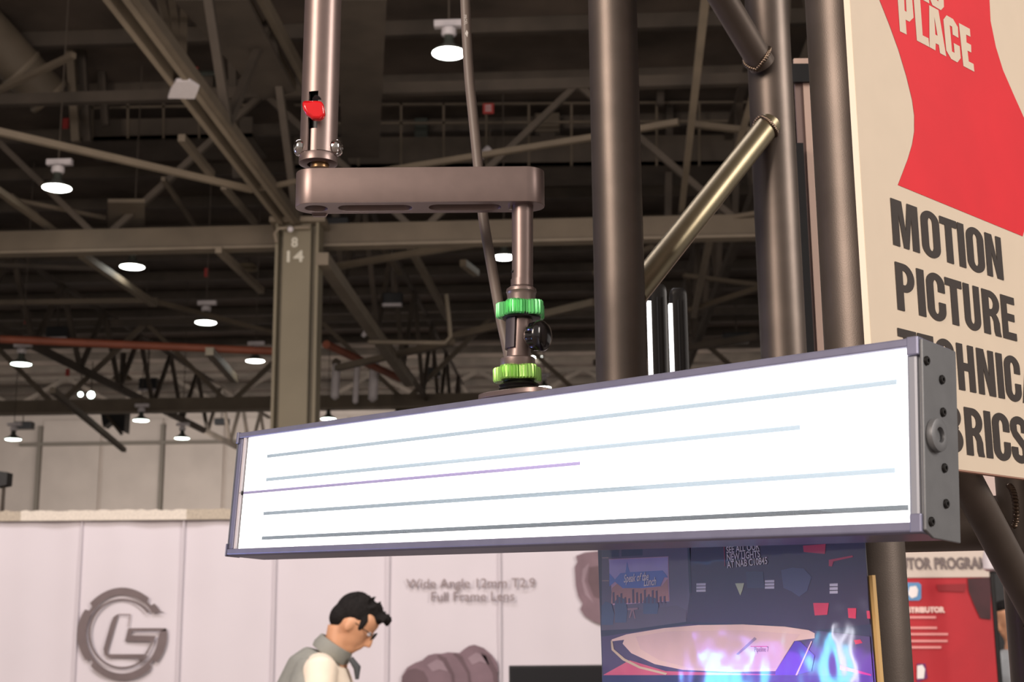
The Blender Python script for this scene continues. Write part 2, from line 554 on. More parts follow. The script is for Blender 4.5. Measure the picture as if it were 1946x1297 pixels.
high_bay(108, 358, 58, 'round lit lamp at the left below the cross brace, largest of the left-hand ones')
high_bay(251, 508, 49, 'round lit lamp just under the long horizontal beam')
high_bay(391, 614, 42, 'round lit lamp left of the numbered column, with a tilted white fitting')
high_bay(485, 687, 37, 'round lit lamp closest to the left side of the numbered column', m=lens_m)
high_bay(40, 693, 40, 'greenish-white round lamp near the left picture edge under the red pipe', m=lens_g)
high_bay(268, 800, 31, 'small round lamp against the upper far wall, left of the dark gear', m=lens_g)
high_bay(346, 834, 29, 'small round lamp hanging lowest right on the far wall', m=lens_g)
high_bay(25, 836, 31, 'small round lamp on the far wall at the left picture edge', m=lens_g)
high_bay(853, 102, 70, 'biggest round lit lamp high up, partly behind the hanging cable')
high_bay(958, 490, 46.3, 'round lit lamp showing between the cable and the drop tube')
high_bay(624, 797, 30, 'small round lamp just above the light bar, right of the numbered column', m=lens_g)
high_bay(1020, 679, 22, 'small round lamp glimpsed below the round black knob')
high_bay(1034, 738, 27, 'small round lamp peeking over the light bar right of the lower green knob')


def small_lamp(px, py, r, d, label, m):
    c = D(px, py, d)
    t = thing('spot_lamp', c, label, 'lamp')
    dr = V((-c.x, -c.y, EYE - c.z)).normalized()
    MB().lathe(c, dr, [(r, 0), (r * .9, r * .15), (.001, r * .25)], 18).build('lens', m, t)
    MB().lathe(c, -dr, [(r * 1.05, -.01), (r * 1.1, r * .4), (r * .6, r * 1.4), (.02, r * 1.6)], 18).build('housing', lampg, t)
    MB().tube([c - dr * r, c - dr * r + UP * 1.2], .02, 6).build('hanger', steel_dk, t)


small_lamp(240, 46, .075, 25, 'small yellow-green lit spot high at the upper left', lens_y)
small_lamp(153, 750, .09, 48, 'left one of the paired small spots above the far wall', lens_g)
small_lamp(173, 751, .13, 48, 'right, larger one of the paired small spots above the far wall', lens_g)

# catwalks ------------------------------------------------------------
def catwalk(a, b_, top, bot, rails, d, label, n):
    p0 = D(a, (top + bot) / 2, d)
    t = thing('catwalk', p0, label, 'catwalk')
    A, B = D(a, top, d), D(b_, top - 6, d)
    A2, B2 = D(a, bot, d), D(b_, bot - 8, d)
    MB().prism([A, B, B2, A2], bu * .08).build('toe_board', steel_dk, t, smooth=False)
    MB().boxf(A2, B2 - A2, bu * 1.3, UP * .08).build('walkway_deck', steel_dk, t, smooth=False)
    for r in rails:
        MB().bar(D(a, r, d), D(b_, r - 6, d), .045, .045).build('rail', steel, t, smooth=False)
    for i in range(n):
        x = a + (b_ - a) * (i + .5) / n
        MB().bar(D(x, rails[0] - 3, d), D(x, bot - 4, d), .045, .045).build('post', steel, t, smooth=False)


catwalk(142, 480, 228, 268, (150, 182, 206), 26, 'railed catwalk with solid toe board high at the upper left', 5)
catwalk(560, 1450, 262, 320, (200, 236), 26.5, 'long railed catwalk high behind the cable and the truss', 11)

# duct, horn, boxes -------------------------------------------------------
t = thing('air_duct', D(-20, 80, 22), 'fat round air duct coming down at the upper left corner', 'duct')
MB().tube([D(-60, 20, 22), D(50, 140, 23), D(92, 182, 23.3)], [.42, .40, .38], 24).build('duct_pipe', steel, t)
MB().lathe(D(92, 182, 23.3), (D(92, 182, 23.3) - D(50, 140, 23)), [(.40, -.04), (.42, 0), (.40, .05), (.34, .06)], 24).build('collar', steel_lt, t)
MB().lathe(D(40, 130, 22.9), (D(92, 182, 23.3) - D(50, 140, 23)), [(.41, -.04), (.43, 0), (.41, .05)], 24).build('collar', steel_lt, t)


def horn(px, py, r, d, label):
    c = D(px, py, d)
    t = thing('vent_cone', c, label, 'vent')
    MB().lathe(c, UP, [(r, 0), (r * .98, .03), (r * .7, .14), (r * .66, .12), (r * .93, 0)], 32, False).build('outer_cone', ring_m, t)
    MB().lathe(c, UP, [(r * .6, .02), (r * .58, .04), (r * .35, .14), (r * .3, .12), (r * .55, .02)], 28, False).build('inner_cone', ring_m, t)
    MB().tube([c + UP * .12, c + UP * 1.0], r * .28, 12).build('neck', steel_dk, t)


horn(30, 8, .42, 24, 'round ceiling vent cone at the top left corner')
horn(880, 46, .46, 26, 'round ceiling vent cone behind the biggest lamp')
horn(468, 512, .34, 38, 'small round ceiling vent cone left of the numbered column')
horn(232, 722, .4, 50, 'tan round ceiling vent cone above the far wall')


def gear_box(px, py, wp, hp, d, label, m=black, strip=True, cat='speaker', name='hanging_speaker'):
    c = D(px, py, d)
    W, Hh = wp * d / F, hp * d / F
    t = thing(name, c, label, cat)
    MB().boxf(c - bv * W / 2 - UP * Hh / 2, bv * W, bu * W * .6, UP * Hh).build('cabinet', m, t, smooth=False, bevel=.02)
    if strip: MB().boxf(c - bv * W / 2 - UP * (Hh / 2 + .03) - bu * .04, bv * W, bu * .1, UP * .07).build('trim_strip', lampw, t, smooth=False)
    if name == 'control_cabinet': MB().boxf(c - bv * W * .3 + bu * .05 - UP * (Hh / 2 + .3), bv * W * .6, bu * .05, UP * .3).build('stand', steel_dk, t, smooth=False)
    else: MB().tube([c + UP * Hh / 2 + bu * .1, c + UP * (Hh / 2 + 1.)], .03, 6).build('hanger', steel_dk, t)


gear_box(107, 632, 42, 24, 38, 'black box hung under the roof left of the lamps, below the long beam')
gear_box(280, 730, 34, 24, 46, 'small black box hanging above the far wall')
gear_box(640, 425, 44, 28, 22.5, 'black box right of the column top under the arm')
gear_box(745, 568, 38, 26, 30, 'black box with pale lower strip in the roof behind the column')
gear_box(430, 28, 78, 42, 22, 'large black speaker box high beside the drop tube')
gear_box(822, 708, 30, 20, 42, 'small black box above the light bar left of its mount')
gear_box(1400, 640, 52, 18, 40, 'black box between truss tubes low in the roof', strip=False)
gear_box(42, 808, 34, 14, 62, 'small black box fixed on the far wall at the left', strip=False)
gear_box(420, 801, 27, 12, 62, 'small black box fixed on the far wall near the light bar', strip=False)
gear_box(395, 128, 34, 34, 25, 'grey control cabinet on the catwalk at the upper left', m=lampg, strip=False, cat='cabinet', name='control_cabinet')
gear_box(396, 186, 20, 20, 24.6, 'small grey cabinet under the larger one on the catwalk', m=lampg, strip=False, cat='cabinet', name='control_cabinet')
gear_box(180, 105, 38, 90, 26.5, 'tall grey cabinet standing behind the left catwalk rail', m=steel_dk, strip=False, cat='cabinet', name='control_cabinet')
gear_box(235, 118, 36, 80, 26.8, 'tan cabinet behind the left catwalk, under the yellow-green spot', m=steel, strip=False, cat='cabinet', name='control_cabinet')
gear_box(800, 245, 26, 48, 27, 'pale grey cabinet on the long catwalk left of the cable', m=lampg, strip=False, cat='cabinet', name='control_cabinet')
gear_box(1040, 232, 50, 40, 27, 'brown cabinet on the long catwalk left of the first truss tube', m=steel, strip=False, cat='cabinet', name='control_cabinet')

for px, py, wd_, ht, d, lb in ((928, 206, 22, 22, 25.5, 'square red sign plate with pale marks on the long catwalk rail'), (124, 234, 12, 22, 25, 'red bell box at the left end of the left catwalk'),
                             (373, 122, 9, 16, 24.8, 'tiny red plate beside the grey control cabinet'), (50, 608, 12, 16, 38, 'tiny red tag left of the hanging black box'),
                             (392, 518, 8, 18, 36, 'tiny red tag above the lamp left of the column'), (128, 708, 8, 14, 44, 'tiny red tag above the paired spots')):
    c = D(px, py, d)
    W, Hh = wd_ * d / F, ht * d / F
    o = MB().boxf(c - bv * W / 2 - UP * Hh / 2, bv * W, bu * .05, UP * Hh).build('red_plate', red_s, None, smooth=False, bevel=.01)
    tag(o, lb, 'sign')
c = D(928, 206, 25.5)
t = bpy.data.objects['red_plate']
for k in (-1, 0, 1):
    MB().boxf(c - bv * .06 + UP * (k * .05 - .01) - bu * .012, bv * .12, bu * .01, UP * .022).build('mark', lampw, t, smooth=False)

# white hanging bars right of the column
for px, wd_, y0, y1, lb in ((639, 16, 690, 760, 'wide white hanging tube nearest the numbered column'), (678, 11, 690, 768, 'narrow white hanging tube, middle of three'), (711, 18, 688, 764, 'wide white hanging tube, right one of three')):
    d = 36
    r = wd_ * d / F / 2
    t = thing('hanging_tube', D(px, y1, d), lb, 'tube')
    MB().lathe(D(px - 3, y1, d), UP + bv * .04, [(r * .3, 0), (r, r * .6), (r, (y1 - y0) * d / F)], 16).build('tube_body', lampw, t)
    MB().lathe(D(px, y0, d), UP, [(r * 1.1, -.05), (r * 1.1, .05), (r * .3, .12)], 16).build('tube_cap', steel, t)
t = thing('hanging_gear', D(212, 790, 44), 'dark folded rigging gear hanging below the roof at the far wall', 'rigging')
MB().prism([D(*p, 44) for p in ((180, 762), (240, 760), (236, 822), (228, 818), (212, 800), (196, 812), (192, 790))], bu * .5).build('drape', black, t, smooth=False)
MB().bar(D(182, 762, 44), D(232, 826, 44), .1, .1).build('arm', steel_dk, t, smooth=False)
for px, py, d, lb in ((922, 290, 26, 'small white camera hung behind the cable above the arm'), (696, 631, 33, 'small white fitting on the diagonal strut right of the column'), (410, 800, 1, None)):
    if not lb: continue
    c = D(px, py, d)
    t = thing('white_fitting', c, lb, 'fitting')
    MB().tube([c - bv * .09 - UP * .12, c, c + bv * .08 + UP * .1], [.05, .08, .07], 12).build('body', lampw, t)
    MB().tube([c + bv * .08 + UP * .1, c + bv * .1 + UP * .5], .02, 6).build('stem', steel_dk, t)

# =================================================================== BOOTHS BEHIND
DB = 11.0
# white banner wall
yb = D(500, 985, DB)
bo = D(-260, 988, DB)
zt = yb.z
bt = thing('banner_wall', V((bo.x, DB, 0)), 'long white fabric banner wall printed with a gear logo and lenses', 'banner')
b = MB()
NX, x0, x1 = 220, -5.0, 2.3
for i in range(NX + 1):
    x = x0 + (x1 - x0) * i / NX
    for j in range(9):
        z = zt * j / 8
        dy = .008 * math.sin(x * 7 + j * .3) + .006 * math.sin(x * 17 + 1) + .012 * noise.noise(V((x * 1.3, z, 0)))
        b.v.append(V((x, DB + .03 + dy, z)))
for i in range(NX):
    for j in range(8):
        a = i * 9 + j
        b.f.append((a, a + 9, a + 10, a + 1))
b.build('fabric_sheet', ban_m, bt)
seam = mat('banner_seam', s(210, 202, 207), .8)
for px in (150, 345, 522, 738, 950, 1180):
    p = D(px, 1100, DB)
    MB().boxf(V((p.x - .006, DB + .001, 0)), (.012, 0, 0), (0, .01, 0), (0, 0, zt - .01)).build('panel_seam', seam, bt, smooth=False)
MB().boxf(V((x0, DB + .08, 0)), (x1 - x0, 0, 0), (0, .06, 0), (0, 0, zt)).build('frame_panel', steel_lt, bt, smooth=False)
for a, c_, m, nm in ((-200, 42, ban_top, 'grey_valance'), (42, 356, ban_top2, 'pale_valance'), (356, 760, ban_top, 'grey_valance')):
    p, q = D(a, 985, DB), D(c_, 985, DB)
    b = MB()
    n = max(6, int((q.x - p.x) / .04))
    for i in range(n + 1):
        x = p.x + (q.x - p.x) * i / n
        zz = zt + .07 + random.uniform(-.008, .008)
        b.v += [V((x, DB - .03, zt - .01)), V((x, DB - .035, zz)), V((x, DB + .1, zz)), V((x, DB + .12, zt - .01))]
    for i in range(n):
        k = i * 4
        for e in range(3): b.f.append((k + e, k + 4 + e, k + 5 + e, k + 1 + e))
    b.build(nm, m, bt)

bn = V((0, -1, 0))
BX, BO = V((1, 0, 0)), V((0, DB, 0))


def bq(px, py):
    p = onplane(px, py, BO, bn)
    return (p.x, p.z)


def banner_poly(name, loops, m, off=.006):
    return polyflat(name, [[bq(*p) for p in lp] for lp in loops], BO, BX, UP, bn, off, m, bt)


# gear logo (crop coordinates, 6.266 px per px, origin 130,1090)
def lg(x, y): return (130 + x / 6.266, 1090 + y / 6.266)


gcx, gcy = 642, 728
ring = []
ang0 = -27
outer = []
N = 200
notches = [52, 128 + 8, 180 - 40, -52, -128, -140]
notch_c = [48, 142, -140, -43]
for i in range(N + 1):
    a = 29 + (360 - 29 - 0 - -7) * 0 + (i / N) * (353 - 29)
    a = 29 + i / N * (366 - 29)
    rr = 556 - 14 * (0.5 - 0.5 * math.cos(math.radians(a * 4)))
    for nc in notch_c:
        if abs(((a - nc + 180) % 360) - 180) < 4.2: rr = 494
    outer.append((gcx + rr * .965 * math.cos(math.radians(a)), gcy - rr * math.sin(math.radians(a))))
inner = [(gcx + 446 * .96 * math.cos(math.radians(29 + i / 80 * 337)), gcy - 466 * math.sin(math.radians(29 + i / 80 * 337))) for i in range(81)]
inner[0] = (1035, 470)
outer[0] = (1155, 470)
ol = [p for p in outer]
gear_loop = ol + [(1165, 660), (1095, 690)] + list(reversed(inner[:-3]))
banner_poly('gear_logo', [[lg(*p) for p in gear_loop]], gearm)
# thin inner ring
r1 = [(gcx + 402 * math.cos(math.radians(38 + i / 70 * 282)), gcy - 420 * math.sin(math.radians(38 + i / 70 * 282)) - 6) for i in range(71)]
r2 = [(gcx + 376 * math.cos(math.radians(38 + i / 70 * 282)), gcy - 394 * math.sin(math.radians(38 + i / 70 * 282)) - 6) for i in range(71)]
banner_poly('gear_logo_ring', [[lg(*p) for p in r1 + list(reversed(r2))]], gearm)
# the L and the tail of the G
banner_poly('logo_letter', [[lg(*p) for p in ((585, 490), (540, 520), (505, 600), (420, 900), (430, 970), (490, 1012), (830, 1014), (860, 1060), (905, 1000), (935, 965), (480, 965), (470, 930), (580, 560), (600, 505))]], gearm)
banner_poly('logo_letter', [[lg(*p) for p in ((715, 655), (1165, 655), (1165, 690), (765, 692), (735, 740), (1040, 748), (1025, 800), (990, 870), (940, 965), (910, 968), (985, 835), (1000, 812), (675, 815))]], gearm)
banner_poly('logo_letter', [[lg(*p) for p in ((590, 485), (745, 485), (720, 640), (708, 640), (728, 500), (590, 498))]], textg)
textflat('banner_text', 'Wide Angle 12mm T2.9', onplane(895, 1110, BO, bn), BX, UP, bn, .006, .103, textg, bt, sx=1.02, bold=.001)
textflat('banner_text', 'Full Frame Lens', onplane(898, 1135, BO, bn), BX, UP, bn, .006, .103, textg, bt, sx=1.02, bold=.001)


def lq(x, y): return (740 + x / 4.633, 1040 + y / 4.633)


banner_poly('lens_picture', [[lq(*p) for p in ((100, 1300), (110, 1140), (160, 1060), (230, 1020), (290, 1000), (340, 955), (400, 940), (460, 940), (520, 928), (620, 935), (660, 900), (700, 872), (750, 862), (830, 890), (900, 950), (945, 1010), (960, 1080), (945, 1160), (930, 1300))]], lensp)
banner_poly('lens_picture_shade', [[lq(*p) for p in ((100, 1300), (110, 1150), (160, 1085), (230, 1070), (300, 1095), (340, 1160), (345, 1300))]], lensp2, .008)
for x, top, wd_ in ((500, 950, 26), (640, 935, 22), (880, 930, 40)):
    banner_poly('lens_picture_ring', [[lq(*p) for p in ((x - 60, top), (x, top + 30), (x + 70, top + 170), (x + 90, top + 350), (x + 90 - wd_, top + 350), (x + 70 - wd_, top + 180), (x - 10 - wd_, top + 50), (x - 80, top + 8))]], lensp2, .010)
banner_poly('lens_picture_gleam', [[lq(*p) for p in ((330, 1040), (420, 990), (470, 1010), (520, 1100), (440, 1080), (380, 1100))]], lensp3, .010)
banner_poly('lens_picture_gleam', [[lq(*p) for p in ((690, 980), (760, 930), (850, 960), (880, 1040), (800, 1010), (730, 1040))]], lensp3, .010)
banner_poly('lens_picture', [[lq(*p) for p in ((1900, 30), (1720, 50), (1640, 80), (1655, 130), (1630, 180), (1640, 340), (1660, 430), (1700, 500), (1680, 550), (1720, 610), (1800, 660), (1900, 690))]], lensp)
banner_poly('lens_picture_gleam', [[lq(*p) for p in ((1700, 200), (1760, 140), (1720, 300), (1760, 420), (1800, 500), (1720, 420), (1690, 300))]], lensp3, .010)
banner_poly('lens_picture_shade', [[lq(*p) for p in ((1760, 180), (1900, 160), (1900, 470), (1800, 440), (1745, 300))]], lensp2, .008)

# screen in front of the banner
sa, sb = D(967, 1266, 9.6), D(1180, 1264, 9.6)
t = thing('monitor', V((sa.x + .4, 9.6, 0)), 'black flat screen whose top edge shows in front of the banner', 'monitor')
sw = sb.x - sa.x
MB().boxf(V((sa.x, 9.6, sa.z - .55)), (sw, 0, 0), (0, .05, 0), (0, 0, .55)).build('bezel', black, t, smooth=False, bevel=.006)
MB().boxf(V((sa.x + .015, 9.595, sa.z - .53)), (sw - .03, 0, 0), (0, .004, 0), (0, 0, .515)).build('screen', screen_m, t, smooth=False)
MB().tube([V((sa.x + sw / 2, 9.63, sa.z - .5)), V((sa.x + sw / 2, 9.63, .02))], .03, 12).build('stand_pole', blackm, t)
MB().box(V((sa.x + sw / 2, 9.63, .015)), .6, .45, .03).build('stand_base', blackm, t, smooth=False)

# loudspeaker on a pole at the far left
c = D(3, 910, 13)
t = thing('pole_speaker', V((c.x, c.y, 0)), 'black speaker on a thin pole rising above the banner at the left edge', 'speaker')
MB().prism([D(*p, 13) for p in ((-9, 895), (14, 898), (12, 922), (-9, 926))], V((0, .15, 0))).build('cabinet', black, t, smooth=False)
MB().tube([V((c.x, 13.07, 0.02)), c + V((0, .07, 0))], .018, 10).build('pole', steel_dk, t)
MB().box(V((c.x, 13.07, .015)), .4, .4, .03).build('base', blackm, t, smooth=False)

# red booth banner, lower right
DR = 7.2
ro = V((0, DR, 0))
ra, rb = onplane(1690, 1050, ro, bn), onplane(1880, 1050, ro, bn)
rt_ = thing('red_banner', V(((ra.x + rb.x) / 2, DR, 0)), 'red booth banner with a cream header reading distributor program', 'banner')
crm = mat('cream_print', s(204, 190, 178), .6)
rdm = mat('deep_red_print', s(178, 34, 44), .55, nscale=3, namt=.12)
rdk = mat('dark_picture_print', s(62, 26, 32), .55, nscale=6, namt=.4)
ztop = onplane(1800, 1040, ro, bn).z
zmid = onplane(1800, 1098, ro, bn).z
L0, L1 = onplane(1560, 1050, ro, bn).x, onplane(1880, 1050, ro, bn).x
MB().boxf(V((L0, DR, 0)), (L1 - L0, 0, 0), (0, .04, 0), (0, 0, zmid)).build('red_panel', rdm, rt_, smooth=False)
MB().boxf(V((L0, DR - .006, zmid)), (L1 - L0 + .01, 0, 0), (0, .05, 0), (0, 0, ztop + .06 - zmid)).build('header_strip', crm, rt_, smooth=False)
gr = mat('grey_print', s(112, 100, 98), .6)
textflat('header_text', 'DISTRIBUTOR PROGRAM', onplane(1876, 1072, ro, bn), BX, UP, bn, .012, .082, gr, rt_, sx=.72, align='RIGHT', bold=.003)


def rpoly(nm, pts, m, off=.006):
    return polyflat(nm, [[(lambda q: (q.x, q.z))(onplane(*p, ro, bn)) for p in pts]], ro, BX, UP, bn, off, m, rt_)


bl = mat('blue_icon_print', s(96, 146, 190), .5)
iw = mat('white_icon_print', s(235, 228, 225), .5)
rpoly('icon', [(1715, 1108), (1745, 1108), (1750, 1112), (1750, 1138), (1746, 1142), (1715, 1142)], bl)
rpoly('icon_mark', [(1728, 1116), (1740, 1114), (1744, 1122), (1742, 1134), (1732, 1138), (1724, 1130)], iw, .008)
rpoly('icon', [(1742, 1262), (1758, 1262), (1762, 1290), (1742, 1297)], mat('violet_icon_print', s(110, 40, 100), .5))
rpoly('icon_mark', [(1742, 1266), (1752, 1264), (1757, 1272), (1755, 1290), (1742, 1291)], iw, .008)
pk = mat('pale_pink_print', s(226, 150, 146), .6)
textflat('heading_text', 'DISTRIBUTOR', onplane(1793, 1160, ro, bn), BX, UP, bn, .008, .036, mat('white_print', s(236, 200, 190), .6), rt_, align='RIGHT', bold=.003)
for x1_, y in ((1778, 1174), (1780, 1194), (1801, 1206), (1800, 1219), (1788, 1231)):
    rpoly('text_line', [(1700, y - 2.2), (x1_, y - 2.2), (x1_, y + 2.2), (1700, y + 2.2)], pk)
rpoly('picture', [(1838, 1100), (1882, 1098), (1882, 1178), (1862, 1176), (1850, 1150), (1840, 1125)], rdk)
rpoly('picture', [(1778, 1112), (1836, 1110), (1832, 1126), (1782, 1124)], mat('dark_red_print', s(140, 26, 34), .55))
# dark booth partition behind it
t = thing('booth_partition', V((3.2, 9.2, 0)), 'black booth partition behind the red banner at the right', 'partition')
MB().boxf(V((2.42, 9.2, 0)), (2.6, 0, 0), (0, .08, 0), (0, 0, 1.85)).build('panel_board', black, t, smooth=False)
MB().boxf(V((2.40, 9.18, 1.85)), (2.64, 0, 0), (0, .12, 0), (0, 0, .04)).build('top_rail', blackm, t, smooth=False)
t = thing('pale_partition', V((3, 12, 0)), 'pale pink-white booth wall glimpsed under the sign', 'partition')
MB().boxf(V((2.35, 12, 0)), (4, 0, 0), (0, .08, 0), (0, 0, 3.4)).build('panel_board', mat('pale_booth_paint', s(228, 206, 196), .8, nscale=2, namt=.03), t, smooth=False)
MB().boxf(V((2.33, 11.98, 3.4)), (4.04, 0, 0), (0, .12, 0), (0, 0, .04)).build('top_rail', lampw, t, smooth=False)
t = thing('white_lampshade', D(1884, 1072, 6.9), 'small white rounded cap beside the red banner header', 'cap')
MB().lathe(D(1884, 1082, 6.9), UP, [(.022, -.012), (.04, 0), (.04, .05), (.03, .09), (.012, .10)], 20).build('cap_shell', lampw, t)
MB().tube([D(1884, 1082, 6.92), V((D(1884, 1082, 6.92).x, D(1884, 1082, 6.92).y, .02))], .012, 10).build('stem', blackm, t)


# ------------------------------------------------------------------ people
def remesh(b, name, m, parent, vox, sm=6):
    o = b.build(name, m, parent)
    md = o.modifiers.new('r', 'REMESH')
    md.mode, md.voxel_size = 'VOXEL', vox
    md.use_smooth_shade = True
    s2 = o.modifiers.new('s', 'SMOOTH')
    s2.iterations, s2.factor = sm, .5
    dg = bpy.context.evaluated_depsgraph_get()
    me = bpy.data.meshes.new_from_object(o.evaluated_get(dg))
    o.modifiers.clear()
    o.data = me
    return o


def Ry(a): return Matrix.Rotation(a, 3, 'Y')


def head_shape(b, c, sx, a, sc_=1.):
    """head centred at c, facing +x*sx, pitched forward by a"""
    R = Matrix.Diagonal(V((sx, 1, 1))) @ Ry(a)
    def P(x, y, z): return c + R @ (V((x, y, z)) * sc_)
    b.ball(c, .098 * sc_, .078 * sc_, .105 * sc_, rot=R)                       # skull
    b.ball(P(.02, 0, -.055), .07 * sc_, .062 * sc_, .075 * sc_, rot=R)        # face
    b.ball(P(.045, 0, -.105), .04 * sc_, .042 * sc_, .032 * sc_, rot=R)       # chin
    b.ball(P(.03, 0, .03), .07 * sc_, .07 * sc_, .06 * sc_, rot=R)            # brow
    b.tube([P(.088, 0, .0), P(.108, 0, -.03), P(.114, 0, -.048), P(.09, 0, -.058)], [.010 * sc_, .014 * sc_, .017 * sc_, .012 * sc_], 10)
    b.ball(P(.087, 0, -.079), .012 * sc_, .024 * sc_, .007 * sc_, rot=R)
    b.ball(P(.082, 0, -.091), .012 * sc_, .022 * sc_, .007 * sc_, rot=R)
    for e in (-1, 1):
        b.ball(P(-.005, e * .08, -.028), .021 * sc_, .012 * sc_, .033 * sc_, rot=R)
    return P, R


def hand(b, wr, dr, sd, palm_n, k=1.):
    """palm and five curled fingers starting at wrist wr"""
    dr, sd, palm_n = dr.normalized(), sd.normalized(), palm_n.normalized()
    pc = wr + dr * .045
    b.tube([wr - dr * .02, wr + dr * .02, wr + dr * .075], [.024, .03, .03], 12)
    for i, (o_, ln) in enumerate(((-.03, .068), (-.010, .078), (.010, .073), (.029, .058))):
        p = wr + dr * .08 + sd * o_
        q = p + (dr * .85 + palm_n * .3) * ln * .5
        r = q + (dr * .45 + palm_n * .9) * ln * .5
        b.tube([p - dr * .03, p, q, r], [.0085, .009, .008, .007], 8)
    p = wr + dr * .03 - sd * .03
    b.tube([p, p + (dr * .6 - sd * .6) * .04, p + (dr * 1.1 - sd * .55 + palm_n * .4) * .06], [.012, .011, .009], 8)


# man in vest, seen from his right-hand side, looking down to the right
PD = 6.2
hc = D(676, 1180, PD)
man = thing('person', V((D(612, 1200, PD).x, PD, 0)), 'person with short black hair, glasses, grey vest over a cream tee, looking down', 'person')
ORG[man.name] = V((D(612, 1200, PD).x, PD, 0))
bx = ORG[man.name].x
b = MB()
hp, hR = head_shape(b, hc, 1, math.radians(38))
neck0 = V((bx + .06, PD, 1.40))
b.tube([neck0 - V((.01, 0, .06)), neck0, hp(-.04, 0, -.06)], [.065, .058, .056], 16)
hipz = .93
b.tube([V((bx + .02, PD, hipz - .05)), V((bx + .0, PD, 1.1)), V((bx + .0, PD, 1.28)), neck0 - V((0, 0, .05))], [.13, .125, .14, .07], 16)
for e in (-1, 1):
    sh = V((bx + .02, PD + e * .17, 1.35))
    el = V((bx + .02, PD + e * .22, 1.07))
    wr = V((bx + .24, PD + e * .16, .98))
    b.tube([V((bx, PD + e * .08, 1.36)), sh, sh.lerp(el, .5), el, el.lerp(wr, .5), wr], [.05, .052, .044, .037, .034, .024], 12)
    hand(b, wr, wr - el, V((0, -e, 0)).cross(UP).cross(V((1, 0, 0))) if False else V((0, e * -1., .0)), V((0, 0, -1)))
    hj = V((bx + .02, PD + e * .09, .92))
    kn = V((bx + .04, PD + e * .1, .5))
    an = V((bx - .01, PD + e * .1, .08))
    b.tube([hj, hj.lerp(kn, .5), kn, kn.lerp(an, .4), an], [.09, .078, .056, .054, .038], 14)
body = remesh(b, 'body', skin_m, man, .0085, 4)
# tee shirt: torso and short sleeves
b = MB()
b.tube([V((bx + .02, PD, .90)), V((bx, PD, 1.1)), V((bx, PD, 1.28)), V((bx + .02, PD, 1.38))], [.145, .14, .155, .10], 20)
for e in (-1, 1):
    sh = V((bx + .02, PD + e * .16, 1.355))
    b.tube([V((bx, PD + e * .06, 1.36)), sh, V((bx + .02, PD + e * .205, 1.22)), V((bx + .025, PD + e * .218, 1.125))], [.07, .078, .072, .068], 16)
remesh(b, 'shirt', shirt_m, man, .012, 5)
# vest: torso shell with open armholes
b = MB()
b.tube([V((bx - .005, PD, .88)), V((bx - .02, PD, 1.08)), V((bx - .03, PD, 1.27)), V((bx - .012, PD, 1.37)), V((bx + .01, PD, 1.42))], [.165, .165, .175, .135, .085], 24)
for e in (-1, 1):
    b.tube([V((bx - .03, PD + e * .08, 1.36)), V((bx - .045, PD + e * .16, 1.28)), V((bx - .06, PD + e * .17, 1.1))], [.075, .075, .07], 14)
vest = remesh(b, 'vest', vest_m, man, .012, 4)
b = MB()
ring_ = []
nc = V((bx + .055, PD, 1.445))
ax = V((.55, 0, .83)).normalized()
b.lathe(nc - ax * .04, ax, [(.088, 0), (.092, .02), (.083, .06), (.076, .062), (.078, .02), (.076, 0)], 28, False)
b.build('collar', vest_m, vest)
b = MB().tube([V((bx + .135, PD - .055, 1.40)), V((bx + .165, PD - .06, 1.36)), V((bx + .165, PD - .06, 1.31))], [.012, .017, .008], 10)
b.build('collar_tip', vest_d, vest)
# trousers, shoes, hair, glasses
b = MB()
b.tube([V((bx + .01, PD, 1.0)), V((bx + .02, PD, .86))], [.15, .16], 20)
for e in (-1, 1):
    hj, kn, an = V((bx + .02, PD + e * .09, .9)), V((bx + .04, PD + e * .1, .5)), V((bx - .01, PD + e * .1, .06))
    b.tube([hj, hj.lerp(kn, .5), kn, an], [.105, .095, .075, .07], 16)
remesh(b, 'trousers', jean_m, man, .014, 5)
for e in (-1, 1):
    b = MB()
    b.ball(V((bx + .06, PD + e * .1, .05)), .13, .05, .05).ball(V((bx - .01, PD + e * .1, .06)), .07, .045, .06)
    remesh(b, 'shoe', shoe_m, man, .01, 3)
b = MB()
R = hR
b.ball(hp(-.022, 0, .028), .093, .084, .091, rot=R).ball(hp(-.06, 0, -.02), .056, .074, .065, rot=R)
b.ball(hp(.03, 0, .078), .066, .058, .04, rot=R).ball(hp(.074, 0, .062), .026, .05, .024, rot=R)
for e in (-1, 1): b.ball(hp(.04, e * .066, .012), .016, .010, .04, rot=R)
for i in range(60):
    a, h_ = random.uniform(-1.4, 1.4), random.uniform(-.09, .11)
    p = hp(h_, .06 * math.sin(a), .10 + .02 * math.cos(a) - abs(h_) * .3)
    b.tube([p - UP * .02, p + R @ V((.02, 0, .022))], [.01, .003], 6)
remesh(b, 'hair', hair_m, man, .008, 3)
b = MB()
for e in (-1, 1):
    lc = hp(.108, e * .032, -.006)
    pts = [lc + hR @ V((0, .024 * math.cos(k / 16 * 2 * PI), .018 * math.sin(k / 16 * 2 * PI))) for k in range(17)]
    b.tube(pts, .0022, 6)
    b.tube([hp(.108, e * .056, -.002), hp(.0, e * .08, -.004)], .0022, 6)
b.tube([hp(.108, -.009, -.006), hp(.108, .009, -.006)], .0022, 6)
b.build('glasses', blackm, man)
b = MB()
for e in (-1, 1): b.ball(hp(.086, e * .03, -.008), .012, .013, .011, rot=hR)
b.build('eyes', lampw, man)

